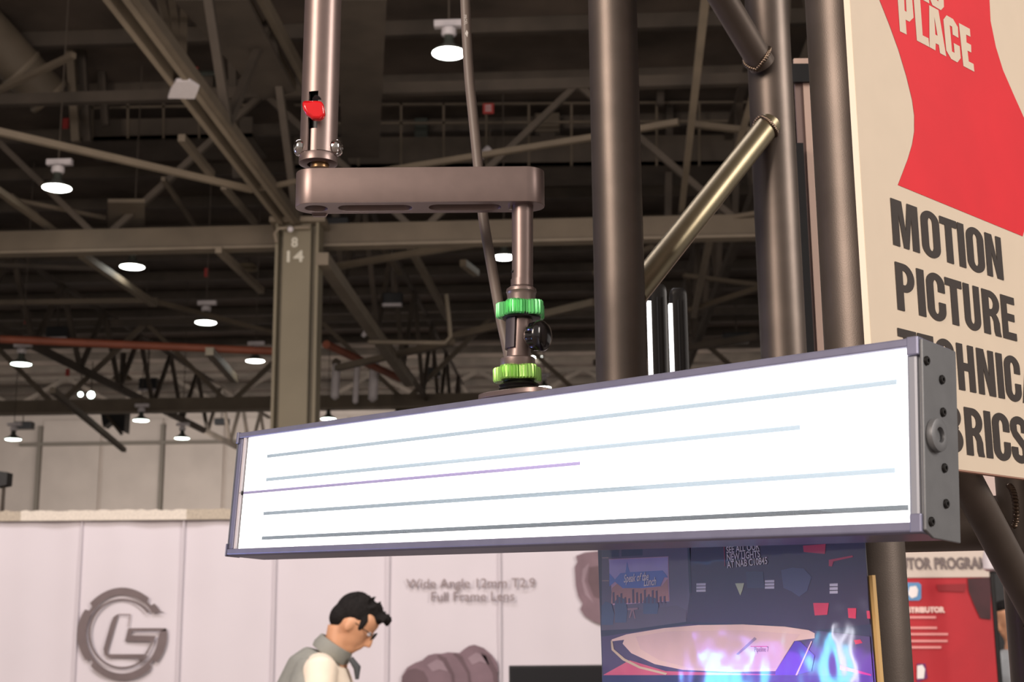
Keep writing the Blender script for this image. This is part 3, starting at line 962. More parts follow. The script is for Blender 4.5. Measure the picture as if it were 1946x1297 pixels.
# second person, far right, mostly behind the truss tube, seen from behind
PD2 = 8.2
hx = D(1930, 1175, PD2)
man2 = thing('person', V((hx.x, PD2, 0)), 'person in a grey-blue shirt half hidden behind the truss tube at far right', 'person')
bx = hx.x - .02
b = MB()
hp2, R2 = head_shape(b, V((hx.x - .01, PD2, hx.z)), -1, math.radians(8))
b.tube([V((bx, PD2, 1.30)), V((bx, PD2, 1.36)), V((hx.x, PD2, hx.z - .06))], [.07, .06, .055], 16)
b.tube([V((bx, PD2, .88)), V((bx, PD2, 1.05)), V((bx, PD2, 1.24)), V((bx, PD2, 1.34))], [.12, .12, .13, .07], 16)
for e in (-1, 1):
    sh, el, wr = V((bx + e * .18, PD2, 1.27)), V((bx + e * .23, PD2 + .02, .98)), V((bx + e * .14, PD2 - .2, .95))
    b.tube([V((bx + e * .08, PD2, 1.3)), sh, sh.lerp(el, .5), el, el.lerp(wr, .5), wr], [.05, .05, .044, .037, .033, .024], 12)
    hand(b, wr, wr - el, V((0, 0, 1)) * e, V((-e, 0, 0)))
    hj, kn, an = V((bx + e * .09, PD2, .88)), V((bx + e * .1, PD2 - .01, .48)), V((bx + e * .1, PD2 + .02, .08))
    b.tube([hj, hj.lerp(kn, .5), kn, kn.lerp(an, .4), an], [.09, .078, .056, .054, .038], 14)
remesh(b, 'body', skin_m, man2, .009, 4)
b = MB()
b.tube([V((bx, PD2, .84)), V((bx, PD2, 1.05)), V((bx, PD2, 1.22)), V((bx, PD2, 1.32)), V((bx, PD2, 1.37))], [.15, .15, .165, .12, .075], 20)
for e in (-1, 1):
    sh = V((bx + e * .17, PD2, 1.27))
    b.tube([V((bx + e * .06, PD2, 1.29)), V((bx + e * .13, PD2, 1.285)), sh, V((bx + e * .215, PD2, 1.12)), V((bx + e * .235, PD2 + .01, 1.02))], [.07, .075, .075, .07, .062], 16)
remesh(b, 'shirt', shirt2, man2, .013, 5)
b = MB()
b.tube([V((bx, PD2, .95)), V((bx, PD2, .82))], [.15, .16], 20)
for e in (-1, 1):
    b.tube([V((bx + e * .09, PD2, .86)), V((bx + e * .1, PD2 - .01, .48)), V((bx + e * .1, PD2 + .02, .05))], [.105, .08, .07], 16)
remesh(b, 'trousers', jean_m, man2, .014, 5)
for e in (-1, 1):
    b = MB().ball(V((bx + e * .1, PD2 - .06, .045)), .05, .13, .05)
    b.build('shoe', shoe_m, man2)
b = MB()
b.ball(hp2(-.02, 0, .03), .098, .086, .098, rot=R2).ball(hp2(-.05, 0, -.02), .06, .076, .06, rot=R2).ball(hp2(.05, 0, .07), .05, .06, .04, rot=R2)
remesh(b, 'hair', hair_m, man2, .009, 3)

# =================================================================== STAND TRUSS
RT = .0305


def vert_axis(px, py, d, z0, z1):
    p = D(px, py, d)
    return V((p.x, p.y, z0)), V((p.x, p.y, z1))


P1a, P1b = vert_axis(1172, 340, 1.60, .02, 3.0)
P2a, P2b = vert_axis(1473, 340, 1.80, .02, 3.0)
P3a, P3b = vert_axis(1611, 340, 1.24, .02, 3.0)
P4a, P4b = vert_axis(1962, 1100, 1.50, .02, 3.0)
tr = thing('lighting_truss', (P1a + P4a) / 2 * 1, 'dark bronze tubular truss tower with welded diagonal braces, at the right', 'truss')
ORG[tr.name] = (P1a + P4a) / 2
for i, (a, b_) in enumerate(((P1a, P1b), (P2a, P2b), (P3a, P3b), (P4a, P4b))):
    MB().tube([a, b_], RT, 48).build('upright_tube', tube_m, tr)


def brace(p, q, r, m, name='brace_tube', weld=(0, 1)):
    o = MB().tube([p, q], r, 32).build(name, m, tr)
    dr = (q - p).normalized()
    for k, e in enumerate((p, q)):
        if k not in weld: continue
        sg = 1 if k == 0 else -1
        b = MB()
        a = dr.cross(UP).normalized()
        c_ = dr.cross(a)
        nb = 40
        for j in range(nb):
            an = 2 * PI * j / nb
            rr = r * 1.04
            b.ball(e + dr * sg * (.006 + .010 * abs(math.cos(an))) + (a * math.cos(an) + c_ * math.sin(an)) * rr, r * .17, r * .17, r * .17, 8, 6)
        b.build('weld_bead', weld_m, o)
    return o


def towards(p, tgt, k):                          # shorten so that the brace ends on the tube's skin
    return p + (tgt - p).normalized() * k


q1, q2 = D(1462, 236, 1.775), D(1205, 560, 1.61)
brace(towards(q1, q2, .0), q2, .0165, tube_lt, weld=(0,))['label'] = 'bare bright metal brace tube'
q1, q2 = D(1448, 122, 1.775), D(1285, -150, 1.62)
brace(q1, q2, .0185, tube_m, weld=(0,))
q1, q2 = D(1770, 790, 1.30), D(1990, 1205, 1.47)
brace(q1, q2, .0165, tube_m)
q1, q2 = D(1655, 1000, 1.52), D(1990, 992, 1.52)
brace(q1, q2, .030, tube_m, 'horizontal_tube')
for z in (.3, 2.9):
    for a, b_ in ((P1a, P2a), (P1a, P3a), (P2a, P4a), (P3a, P4a)):
        if z > 2: continue
        brace(V((a.x, a.y, z)), V((b_.x, b_.y, z)), .016, tube_m, weld=())
# weld collar on the right-hand upright
wc = D(1912, 965, 1.455)
b = MB()
for j in range(15):
    an = -1.2 + 2.6 * j / 14
    b.ball(wc + V((.006 * math.cos(an), -.012, .022 * math.sin(an))), .004, .004, .0028, 8, 6)
b.build('weld_bead', weld_m, tr)
MB().tube([P2a + UP * .0 + V((0, 0, -.02)), P2a + V((0, 0, 0))], .06, 24).build('foot_plate', blackm, tr)
MB().tube([P1a + V((0, 0, -.02)), P1a], .06, 24).build('foot_plate', blackm, tr)
MB().tube([P3a + V((0, 0, -.02)), P3a], .06, 24).build('foot_plate', blackm, tr)
MB().tube([P4a + V((0, 0, -.02)), P4a], .06, 24).build('foot_plate', blackm, tr)
# paint chips
b = MB()
for px, py in ((1622, 541), (1623, 549)):
    p = D(px, py, 1.24)
    b.ball(V((p.x, p.y - .0285 + .002, p.z)), .0012, .0008, .0018, 8, 6)
b.build('paint_chip', lampw, tr)

# ------------------------------------------------------------------ SIGN
sdir = V((.733, .680, 0)).normalized()
sn = V((sdir.y, -sdir.x, 0))                      # towards the viewer
so = D(1613, 20, 1.172)
so = so + UP * 0


def sp_(px, py): return onplane(px, py, so, sn)


def suv(px, py):
    p = sp_(px, py) - so
    return (p.dot(sdir), p.z)


TH = .006
sz0 = sp_(1802, 890).z
leftu = (suv(1612, 0)[0] + suv(1659, 650)[0]) / 2
sign = thing('sign_board', V((so.x, so.y, 0)) + UP * sz0, 'large cream foam sign with red cloth shape and black lettering, on the truss', 'sign')
ORG[sign.name] = V((so.x, so.y, 0)) + UP * sz0
S0 = V((so.x, so.y, 0)) + sdir * leftu
WS, TOPZ = .46, 2.62
MB().boxf(S0 + UP * sz0 - sn * TH, sdir * WS, sn * TH, UP * (TOPZ - sz0)).build('board', sign_m, sign, smooth=False)
MB().boxf(S0 + UP * (sz0 - .0003) - sn * (TH + .0003) - sdir * .0008, sdir * .0008, sn * TH, UP * (TOPZ - sz0)).build('board_edge', sign_e, sign, smooth=False)
edge_b = mat('brown_board_edge', s(160, 118, 100), .7)
MB().boxf(S0 + UP * (sz0 - .0014) - sn * TH, sdir * WS, sn * TH, UP * .0012).build('lower_edge', edge_b, sign, smooth=False)


def sloop(pts): return [suv(*p) for p in pts]


def sprint(name, loops, m, off=.0003): return polyflat(name, loops, so, sdir, UP, sn, off, m, sign)


redpts = [(1645, -70), (1657, -35), (1671, 0), (1690, 48), (1707, 95), (1722, 145), (1733, 190), (1737, 220), (1737, 250), (1733, 275), (1725, 302), (1706, 352),
          (1943, 449.5), (1950, 425), (1962, 385), (1968, 345), (1968, 305), (1962, 265), (1946, 225), (1925, 178), (1905.5, 133), (1892, 89), (1882, 40), (1880, 0), (1884, -50), (1898, -110), (1880, -150)]
sprint('red_shape', [sloop(redpts)], sign_r, .0003)


def c1(x, y): return (1640 + x / 6.36, y / 6.36)


oct_ = [
    [[(440, 380), (522, 420), (508, 240), (555, 265), (605, 215), (588, 0), (582, -90), (530, -160), (398, -230)], [(487, -90), (497, 130), (520, 148), (508, -80)]],
    [[(645, 492), (797, 572), (785, 465), (715, 430), (677, -100), (597, -140)]],
    [[(793, 65), (905, 125), (1000, 685), (925, 645), (910, 545), (872, 525), (870, 612), (799, 573)], [(855, 205), (895, 435), (868, 420)]],
    [[(965, 240), (1003, 187), (1082, 232), (1140, 330), (1147, 460), (1078, 420), (1070, 325), (1042, 308), (1070, 625), (1100, 642), (1090, 522), (1162, 562), (1175, 705), (1135, 757), (1060, 715), (1000, 610)]],
    [[(1152, 280), (1285, 352), (1293, 447), (1240, 420), (1245, 515), (1300, 545), (1303, 637), (1257, 615), (1272, 745), (1330, 775), (1340, 870), (1207, 800)]],
    [[(720, 2), (795, 45), (770, -200), (690, -240)]],
    [[(795, -180), (800, -20), (833, 65), (935, 125), (972, 85), (962, -180)], [(872, -160), (880, 0), (905, 20), (895, -160)]],
]
for g in oct_:
    sprint('logo_letter', [sloop([c1(*p) for p in lp]) for lp in g], sign_m, .0006)


# condensed bold alphabet on a unit-height box of width W (stem s_)
def arc(cx_, cy_, rx, ry, a0, a1, n=8):
    return [(cx_ + rx * math.cos(math.radians(a0 + (a1 - a0) * i / n)), cy_ + ry * math.sin(math.radians(a0 + (a1 - a0) * i / n))) for i in range(n + 1)]


def rrect(x0, y0, x1, y1, rx, ry):
    return arc(x1 - rx, y1 - ry, rx, ry, 0, 90) + arc(x0 + rx, y1 - ry, rx, ry, 90, 180) + arc(x0 + rx, y0 + ry, rx, ry, 180, 270) + arc(x1 - rx, y0 + ry, rx, ry, 270, 360)


def glyph(ch, W):
    t_ = .135                                     # horizontal stroke
    q = .38 * W                                   # vertical stroke
    if ch in 'OC':
        e = .015
        o_ = (W / 2, .24)
        i_ = (W / 2 - q, .12)
        if ch == 'O': return [rrect(0, -e, W, 1 + e, *o_), rrect(q, t_, W - q, 1 - t_, *i_)]
        gh, gl = .62, .40
        out = [(W, gh)] + arc(W / 2, 1 + e - .24, W / 2, .24, 0, 180, 16) + arc(W / 2, .24 - e, W / 2, .24, 180, 360, 16) + [(W, gl)]
        inn = [(W - q, gl)] + arc(W / 2, t_ + .12, W / 2 - q, .12, 360, 180, 12) + arc(W / 2, 1 - t_ - .12, W / 2 - q, .12, 180, 0, 12) + [(W - q, gh)]
        return [out + inn]
    if ch == 'M':
        k = .26 * W
        return [[(0, 0), (0, 1), (.40 * W, 1), (W / 2, .38), (.60 * W, 1), (W, 1), (W, 0), (W - k, 0), (W - k, .70), (.60 * W, 0), (.40 * W, 0), (k, .70), (k, 0)]]
    if ch == 'N':
        k = .34 * W
        return [[(0, 0), (0, 1), (.42 * W, 1), (W - k, .42), (W - k, 1), (W, 1), (W, 0), (.62 * W, 0), (k, .58), (k, 0)]]
    if ch == 'I': return [[(0, 0), (0, 1), (W, 1), (W, 0)]]
    if ch == 'T':
        a, b_ = .30 * W, .70 * W
        return [[(a, 0), (a, .83), (0, .83), (0, 1), (W, 1), (W, .83), (b_, .83), (b_, 0)]]
    if ch == 'H':
        k = .36 * W
        return [[(0, 0), (0, 1), (k, 1), (k, .60), (W - k, .60), (W - k, 1), (W, 1), (W, 0), (W - k, 0), (W - k, .43), (k, .43), (k, 0)]]
    if ch == 'L': return [[(0, 0), (0, 1), (.42 * W, 1), (.42 * W, .17), (W, .17), (W, 0)]]
    if ch == 'E':
        k = .42 * W
        return [[(0, 0), (0, 1), (W, 1), (W, .83), (k, .83), (k, .60), (.93 * W, .60), (.93 * W, .43), (k, .43), (k, .17), (W, .17), (W, 0)]]
    if ch == 'F':
        k = .42 * W
        return [[(0, 0), (0, 1), (W, 1), (W, .83), (k, .83), (k, .59), (.9 * W, .59), (.9 * W, .43), (k, .43), (k, 0)]]
    if ch == 'U':
        out = [(0, 1)] + arc(W / 2, .22, W / 2, .235, 180, 360, 16) + [(W, 1), (W - q, 1)]
        return [out + arc(W / 2, t_ + .12, W / 2 - q, .12, 360, 180, 12) + [(q, 1)]]
    if ch == 'A':
        return [[(0, 0), (.32 * W, 1), (.68 * W, 1), (W, 0), (.68 * W, 0), (.63 * W, .2), (.37 * W, .2), (.32 * W, 0)], [(.42 * W, .36), (.58 * W, .36), (.5 * W, .78)]]
    if ch == 'P':
        return [[(0, 0), (0, 1), (.45 * W, 1)] + arc(.45 * W, .70, .55 * W, .30, 90, -90, 14) + [(q, .40), (q, 0)],
                [(q, .55), (q, .85)] + arc(.46 * W, .70, .18 * W, .15, 90, -90, 8)]
    if ch == 'R':
        return [[(0, 0), (0, 1), (.45 * W, 1)] + arc(.45 * W, .72, .53 * W, .28, 90, -55, 14) + [(.86 * W, .42), (.94 * W, .30), (.95 * W, .10), (W, 0), (.66 * W, 0), (.60 * W, .10), (.59 * W, .32), (.5 * W, .42), (q, .43), (q, 0)],
                [(q, .58), (q, .85)] + arc(.45 * W, .715, .18 * W, .135, 90, -90, 8)]
    if ch == 'B':
        return [[(0, 0), (0, 1), (.45 * W, 1)] + arc(.45 * W, .755, .50 * W, .245, 90, -50, 12) + [(.80 * W, .53)] + arc(.45 * W, .275, .55 * W, .275, 55, -90, 12),
                [(q, .60), (q, .85)] + arc(.43 * W, .725, .17 * W, .125, 90, -90, 8), [(q, .14), (q, .44)] + arc(.43 * W, .29, .20 * W, .15, 90, -90, 8)]
    if ch == 'S':
        cl = [(.82 * W, .66), (.82 * W, .74)] + arc(W / 2, .80, .31 * W, .13, 0, 180, 10) + [(.19 * W, .72), (.26 * W, .62), (.5 * W, .50), (.74 * W, .38), (.81 * W, .28)] + arc(W / 2, .20, .31 * W, .13, 0, -180, 10) + [(.18 * W, .26), (.18 * W, .33)]
        L, R_ = [], []
        for i, p in enumerate(cl):
            a = cl[max(0, i - 1)]; c = cl[min(len(cl) - 1, i + 1)]
            dx, dy = c[0] - a[0], c[1] - a[1]
            l_ = math.hypot(dx, dy)
            nx, ny = -dy / l_, dx / l_
            hx_, hy = .19 * W, .085
            L.append((p[0] + nx * hx_, p[1] + ny * hy)); R_.append((p[0] - nx * hx_, p[1] - ny * hy))
        return [L + R_[::-1]]
    return []


LINES = [
    ('MOTION', (1691, 376), (1697.5, 465.5), [(1694.1, 1744.8), (1750.3, 1785.5), (1786.7, 1819), (1820.3, 1832.9), (1836.6, 1869.5), (1873, 1903.8)]),
    ('PICTURE', (1699.4, 497), (1705.3, 588.7), [(1702.4, 1738), (1743, 1757), (1761, 1796), (1797, 1829), (1831.5, 1862), (1867, 1900), (1903, 1929)]),
    ('TECHNICAL', (1816, 651.3), (1821.8, 740.7), [(1707.5, 1743), (1745, 1775.5), (1779.5, 1814), (1819, 1851.5), (1857, 1889.5), (1894, 1906), (1909, 1939), (1940, 1974), (1977, 2003)]),
    ('FABRICS', (1830.8, 773.4), (1837.6, 865), [(1722, 1751), (1753, 1791), (1793.5, 1828.5), (1834, 1868), (1871.5, 1884), (1886.5, 1919), (1921, 1953)]),
]
for word, tl, bl_, ext in LINES:
    vt, vb = suv(*tl)[1], suv(*bl_)[1]
    Hc = vt - vb
    for ch, (a, c_) in zip(word, ext):
        # screen height of the cap-height centre at this column
        def at(px):
            lo, hi = 0., 1300.
            for _ in range(30):
                mid = (lo + hi) / 2
                if suv(px, mid)[1] > (vt + vb) / 2: lo = mid
                else: hi = mid
            return suv(px, lo)[0]
        u0, u1 = at(a), at(c_)
        W = (u1 - u0) / Hc
        lps = [[(u0 + x * Hc, vb + y * Hc) for x, y in lp] for lp in glyph(ch, W)]
        sprint('letter', lps, sign_k, .0006)

# second board behind the tower, only its edge strip shows
t = thing('rear_board', V((.42, 2.0, 1.6)), 'narrow strip of a pale board on the far side of the truss tower', 'board')
pb0 = D(1511, 158, 1.95)
wpale = mat('pale_board', s(226, 196, 180), .5)
MB().boxf(V((pb0.x + .012, 1.95, .01)), (.06, 0, 0), (0, .006, 0), (0, 0, pb0.z - .01)).build('board', wpale, t, smooth=False)
MB().boxf(V((pb0.x + .0, 1.952, .01)), (.012, 0, 0), (0, .006, 0), (0, 0, pb0.z - .01)).build('board_edge', mat('taupe_board_edge', s(140, 118, 112), .6), t, smooth=False)
pb1 = D(1514, 103, 1.95)
MB().boxf(V((pb0.x, 1.95, pb0.z + .029)), (.12, 0, 0), (0, .006, 0), (0, 0, .011)).build('board_top', wpale, t, smooth=False)
MB().boxf(V((pb0.x - .01, 1.944, pb0.z)), (.13, 0, 0), (0, .008, 0), (0, 0, .029)).build('shadow_band', black, t, smooth=False)  # black band standing in for a shadow across the board
pk0 = D(1522, 276, 1.94)
MB().boxf(V((pk0.x - .016, 1.93, 1.66)), (.0175, 0, 0), (0, .01, 0), (0, 0, pk0.z - 1.66)).build('black_strip', black, t, smooth=False)


# LED tube heads standing behind the light bar ----------------------------
def led_tube(px, ptop, d, label, wst):
    a, top = D(px, 700, d), D(px, ptop, d)
    t = thing('led_tube', V((a.x, d, 1.2)), label, 'light', 'upright tube lights behind the light bar')
    c0 = V((a.x + .0135, d + .01, 1.2))
    h_ = top.z - 1.2
    pts = [(x * .5, y * .5) for x, y in ((-.026, -.012), (-.018, -.022), (.012, -.026), (.026, -.018), (.028, .012), (.012, .026), (-.016, .024), (-.026, .012))]
    b = MB()
    n = len(pts)
    for k, (sc_, z) in enumerate(((1, 0), (1, h_ - .012), (.93, h_ - .004), (.7, h_))):
        for x, y in pts: b.v.append(c0 + V((x * sc_, y * sc_, z)))
    for k in range(3):
        for i in range(n): b.f.append((k * n + i, k * n + (i + 1) % n, (k + 1) * n + (i + 1) % n, (k + 1) * n + i))
    b.f.append(tuple(3 * n + i for i in range(n)))
    b.f.append(tuple(reversed(range(n))))
    b.build('housing', blackm, t)
    MB().boxf(c0 + V((-.0150, -.010, .02)), (wst, 0, 0), (0, .012, 0), (0, 0, h_ - .045)).build('lit_strip', lit, t, smooth=False)
    for x in (-.002, .007):
        MB().boxf(c0 + V((x, -.0142, .01)), (.0015, 0, 0), (0, .004, 0), (0, 0, h_ - .03)).build('side_rib', black, t, smooth=False)
    MB().tube([c0, c0 - UP * 1.18], .012, 12).build('stand_pole', blackm, t)
    MB().tube([c0 - UP * 1.18, c0 - UP * 1.2], .04, 24).build('stand_base', blackm, t)


led_tube(1236, 540, 1.92, 'upright tube light nearest the first truss tube, with a glowing edge', .008)
led_tube(1277, 547, 2.06, 'upright tube light to the right of its twin, with a glowing edge', .008)

# =================================================================== LIGHT BAR
SCL = 1.62
rTL, rTR, rBR, rBL = ray(451, 824) * 1.0210672 * SCL, ray(1740, 641) * .6366355 * SCL, ray(1750, 1010) * .6155683 * SCL, ray(430, 1055) * SCL
LTL, LTR, LBR, LBL = [E0 + r for r in (rTL, rTR, rBR, rBL)]
ex = (LTR - LTL).normalized()
ey = (LTL - LBL)
ey = (ey - ex * ey.dot(ex)).normalized()
ln = ex.cross(ey)
if ln.dot(E0 - LTL) < 0: ln = -ln
Lc = (LTL + LTR + LBR + LBL) / 4
LW, LH, LT = (LTR - LTL).length, (LTL - LBL).length, .052
lo_ = LBL
fix = thing('light_bar', Lc, 'long rectangular light fixture with glowing white face in a dark frame', 'light')
ORG[fix.name] = Lc


def lp(px, py):                                   # pixel -> local (u along, v up) on the front plane
    p = onplane(px, py, Lc, ln) - lo_
    return (p.dot(ex), p.dot(ey))


def LP(u, v, z=0.): return lo_ + ex * u + ey * v + ln * z


def lbox(u0, u1, v0, v1, z0, z1): return MB().boxf(LP(u0, v0, z0), ex * (u1 - u0), ey * (v1 - v0), ln * (z1 - z0))


fu0, fv0 = lp(447, 1041)
fu0b, fv1 = lp(466, 831)
fu1, _v = lp(1714, 663)
_a, fv0b = lp(1731, 996)
fu0 = (fu0 + fu0b) / 2
fu1 = (fu1 + _a) / 2
fv0, fv1 = (fv0 + fv0b) / 2, (fv1 + _v) / 2
# housing body (hollow box back), frame rails, end plates
b = MB().prism([LP(.0, .004, -.004), LP(0, LH - .004, -.004), LP(0, LH - .004, -LT), LP(0, .004, -LT)], ex * LW)
b.build('housing', house_m, fix, smooth=False, bevel=.002)
b = MB().prism([LP(0, fv1, 0), LP(0, LH, 0), LP(0, LH + .001, -.006), LP(0, LH + .001, -LT - .002), LP(0, LH - .004, -LT - .002), LP(0, LH - .004, -.008), LP(0, fv1, -.008)], ex * LW)
b.build('top_rail', frame_m, fix, smooth=False, bevel=.0012)
b = MB().prism([LP(0, fv0, 0), LP(0, 0, 0), LP(0, -.0015, -.004), LP(0, -.0015, -LT - .002), LP(0, .004, -LT - .002), LP(0, .004, -.01), LP(0, fv0, -.008)], ex * LW)
b.build('bottom_rail', frame_m, fix, smooth=False, bevel=.0012)
b = MB()
b.boxf(LP(0, fv0, -.01), ex * .009, ey * (fv1 - fv0), ln * .008)
b.build('side_rail', frame_m, fix, smooth=False, bevel=.001)
lbox(.0125, .0165, fv0, fv1, -.012, -.001).build('side_bead', lampw, fix, smooth=False)
b = MB()
b.boxf(LP(fu1, fv0, -.012), ex * (LW - fu1 - .001), ey * (fv1 - fv0), ln * .0105)
b.build('side_rail', mat('fixture_side_rail', s(150, 152, 160), .4, .3), fix, smooth=False, bevel=.0025)
# corner blocks at the right
for v0, v1 in ((fv1 - .007, LH + .0008), (-.001, fv0 + .006)):
    lbox(LW - .0085, LW + .0008, v0, v1, -.009, .0012).build('corner_block', frame_m, fix, smooth=False, bevel=.001)
lbox(-.0022, .0, -.002, .013, -.02, .001).build('corner_block', frame_m, fix, smooth=False, bevel=.001)
lbox(-.0015, .0035, LH - .013, LH + .001, -.02, .001).build('corner_block', frame_m, fix, smooth=False, bevel=.001)
ep = MB().prism([LP(LW + .0005, .001, -.002), LP(LW + .0005, LH - .001, -.002), LP(LW + .0005, LH - .001, -LT - .003), LP(LW + .0005, -.004, -LT - .003), LP(LW + .0005, -.004, -.014)], ex * .0025)
ep = ep.build('end_plate', house_m, fix, smooth=False, bevel=.0008)
MB().prism([LP(-.0025, .001, -.002), LP(-.0025, LH - .001, -.002), LP(-.0025, LH - .001, -LT - .003), LP(-.0025, .001, -LT - .003)], ex * .0025).build('end_plate', house_m, fix, smooth=False)
# end screws and knob, on the right end plate
eo = LP(LW + .003, 0, 0)
for px, py in ((1760, 686), (1789, 722), (1791, 784), (1794, 890), (1797, 958), (1769, 992)):
    p = onplane(px, py, eo, ex)
    sc1 = MB().lathe(p, ex, [(.0036, 0), (.0036, .0012), (.0028, .002), (.0014, .002), (.0012, .0008)], 16).build('screw', blackm, ep)
p = onplane(1776, 828, eo, ex)
kn = MB().lathe(p, ex, [(.0125, 0), (.013, .002), (.0125, .0045), (.009, .0055), (.006, .005), (.0052, .002), (.003, .002)], 28).build('mount_socket', house_m, ep)
# lit face: two diffuser panels, each with real slots
vm = lp(456, 937)[1]


def slot(a, b_, half=.0021):
    (u0, v0), (u1, v1) = lp(*a), lp(*b_)
    return (u0, u1, (v0 + v1) / 2, half)


SL = [[slot((492, 1021), (1722, 967)), slot((495, 974), (1697, 896))], [slot((500, 911), (1516, 812)), slot((502, 864), (1700, 729))]]
print('SLOTS', SL, 'vm', vm, 'fv', fv0, fv1)
for k, (v0, v1) in enumerate(((fv0, vm - .0017), (vm + .0017, fv1))):
    b = MB()
    u0, u1 = fu0 + .002, fu1
    rows = sorted(SL[k], key=lambda q: q[2])
    cur = v0
    zf, zb = -.0035, -.006
    for (a, c_, vc, hf) in rows:
        b.boxf(LP(u0, cur, zb), ex * (u1 - u0), ey * (vc - hf - cur), ln * (zf - zb))
        b.boxf(LP(u0, vc - hf, zb), ex * (a - u0), ey * (2 * hf), ln * (zf - zb))
        if c_ < u1: b.boxf(LP(c_, vc - hf, zb), ex * (u1 - c_), ey * (2 * hf), ln * (zf - zb))
        cur = vc + hf
    b.boxf(LP(u0, cur, zb), ex * (u1 - u0), ey * (v1 - cur), ln * (zf - zb))
    dp = b.build('diffuser_panel', lit, fix, smooth=False)
    for (a, c_, vc, hf) in rows:
        MB().boxf(LP(a, vc - hf, -.0044), ex * (min(c_, u1) - a), ey * (2 * hf), ln * .0004).build('diffuser_gap', slot_m, dp, smooth=False)
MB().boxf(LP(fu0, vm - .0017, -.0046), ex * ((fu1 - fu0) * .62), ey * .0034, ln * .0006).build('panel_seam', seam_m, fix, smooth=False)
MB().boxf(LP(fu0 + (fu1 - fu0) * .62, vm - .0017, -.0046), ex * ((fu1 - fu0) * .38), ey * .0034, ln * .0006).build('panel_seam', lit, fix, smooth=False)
MB().lathe(LP(fu0 - .002, vm, -.004), ln, [(.003, 0), (.003, .002), (.001, .003)], 12).build('retaining_pin', blackm, fix)

# =================================================================== SUSPENSION ARM ASSEMBLY
# mount point on the fixture's top
mp = None
for k in range(400):
    u = LW * k / 400
    p = LP(u, LH + .001, -LT / 2) - E0
    q = M3.transposed() @ p
    if q.x / q.z * F + CX >= 985:
        mp = p + E0
        break
DP = mp.y
print('post distance', DP)


def A(px, py, dd=0.): return D(px, py, DP + dd)


# --- mounting spigot + two green star knobs + tilt joint + tube = one hanging coupling
cp = thing('swivel_mount', mp, 'grey swivel mount with two green star knobs and a black knob, above the light bar', 'mount')
ORG[cp.name] = mp
# base pad on the fixture
pc = mp
u3 = ey
pa_ = (ex - u3 * ex.dot(u3)).normalized()
pb_ = u3.cross(pa_)
b = MB()
pts = []
for i in range(28):
    a = 2 * PI * i / 28
    ca_, sa_ = math.cos(a), math.sin(a)
    pts.append(pc + pa_ * (.046 * math.copysign(abs(ca_) ** .6, ca_)) + pb_ * (.024 * math.copysign(abs(sa_) ** .6, sa_)))
b.prism(pts, u3 * .006)
b.build('base_pad', anod, cp, bevel=.001)
ax0 = mp + u3 * .005
jt = A(988, 640)
ax1 = A(985, 690)
axd = (ax1 - ax0).normalized()
prof = [(.0205, 0)]
for i in range(3): prof += [(.0205, .002 + i * .0035), (.0188, .0035 + i * .0035)]
MB().lathe(ax0, axd, prof + [(.0155, .0125), (.0155, .03)], 32).build('threaded_collar', blackm, cp)


def star(name, c, axis, r, h_, m, rot, lobes=5):
    axis = axis.normalized()
    a_ = axis.cross(V((0, 1, 0))).normalized()
    b_ = axis.cross(a_)
    b = MB()
    n = 180
    hs = (0, .0015, h_ - .0015, h_)
    for k, z in enumerate(hs):
        sh = .001 if k in (0, 3) else 0
        for i in range(n):
            an = 2 * PI * i / n
            lob = .5 + .5 * math.cos(lobes * an + rot)
            rr = r * (.76 + .24 * (lob ** .7)) - sh
            rr += .0007 * (1 if (i % 4) < 2 else -1)
            b.v.append(c + axis * z + (a_ * math.cos(an) + b_ * math.sin(an)) * rr)
    for k in range(3):
        for i in range(n): b.f.append((k * n + i, k * n + (i + 1) % n, (k + 1) * n + (i + 1) % n, (k + 1) * n + i))
    b.f.append(tuple(reversed(range(n))))
    b.f.append(tuple(3 * n + i for i in range(n)))
    o = b.build(name, m, cp)
    o.data.set_sharp_from_angle(angle=math.radians(22))
    return o


lk = A(984, 724)
s1 = star('star_knob', A(984, 725), axd, .0245, .0142, green2, 1.2)
s1['label'] = 'lime green star knob'
MB().lathe(A(984, 702), axd, [(.0165, 0), (.0175, .002), (.0175, .010), (.0165, .011), (.0125, .012)], 32).build('lower_sleeve', anod, cp)
MB().tube([A(984, 700), A(990, 606)], .0118, 32).build('inner_stem', anod, cp)
# shell half around the stem at the left, like the cut-away socket
b = MB()
cs0, cs1 = A(989, 664), A(991, 604)
dd = (cs1 - cs0)
for k, z in enumerate((0, .5, 1)):
    for i in range(15):
        an = math.radians(100 + 145 * i / 14)
        for r in (.0155, .0128):
            b.v.append(cs0 + dd * z + V((math.cos(an) * r, math.sin(an) * r, 0)))
for k in range(2):
    for i in range(14):
        q = k * 30 + i * 2
        b.f += [(q, q + 2, q + 32, q + 30), (q + 1, q + 31, q + 33, q + 3)]
for k in (0, 60):
    for i in range(14):
        q = k + i * 2
        b.f.append((q, q + 1, q + 3, q + 2))
for k in range(2):
    for e in (0, 28): b.f.append((k * 30 + e, k * 30 + e + 30, k * 30 + e + 31, k * 30 + e + 1))
b.build('socket_shell', anod_d, cp)
b = MB().lathe(A(991, 607), V((0, 0, 1)), [(.013, -.001), (.019, .0), (.0195, .003), (.018, .006)], 32)
b.build('joint_ring', blackm, cp)
s2_ = star('star_knob', A(991, 604), UP, .0252, .0150, green, .35)
s2_['label'] = 'mid green star knob'
MB().lathe(A(991, 577), UP, [(.0140, 0), (.0145, .008), (.0150, .011), (.0155, .0115), (.0150, .0145), (.012, .0165), (.0108, .0168)], 40).build('top_collar', anod, cp)
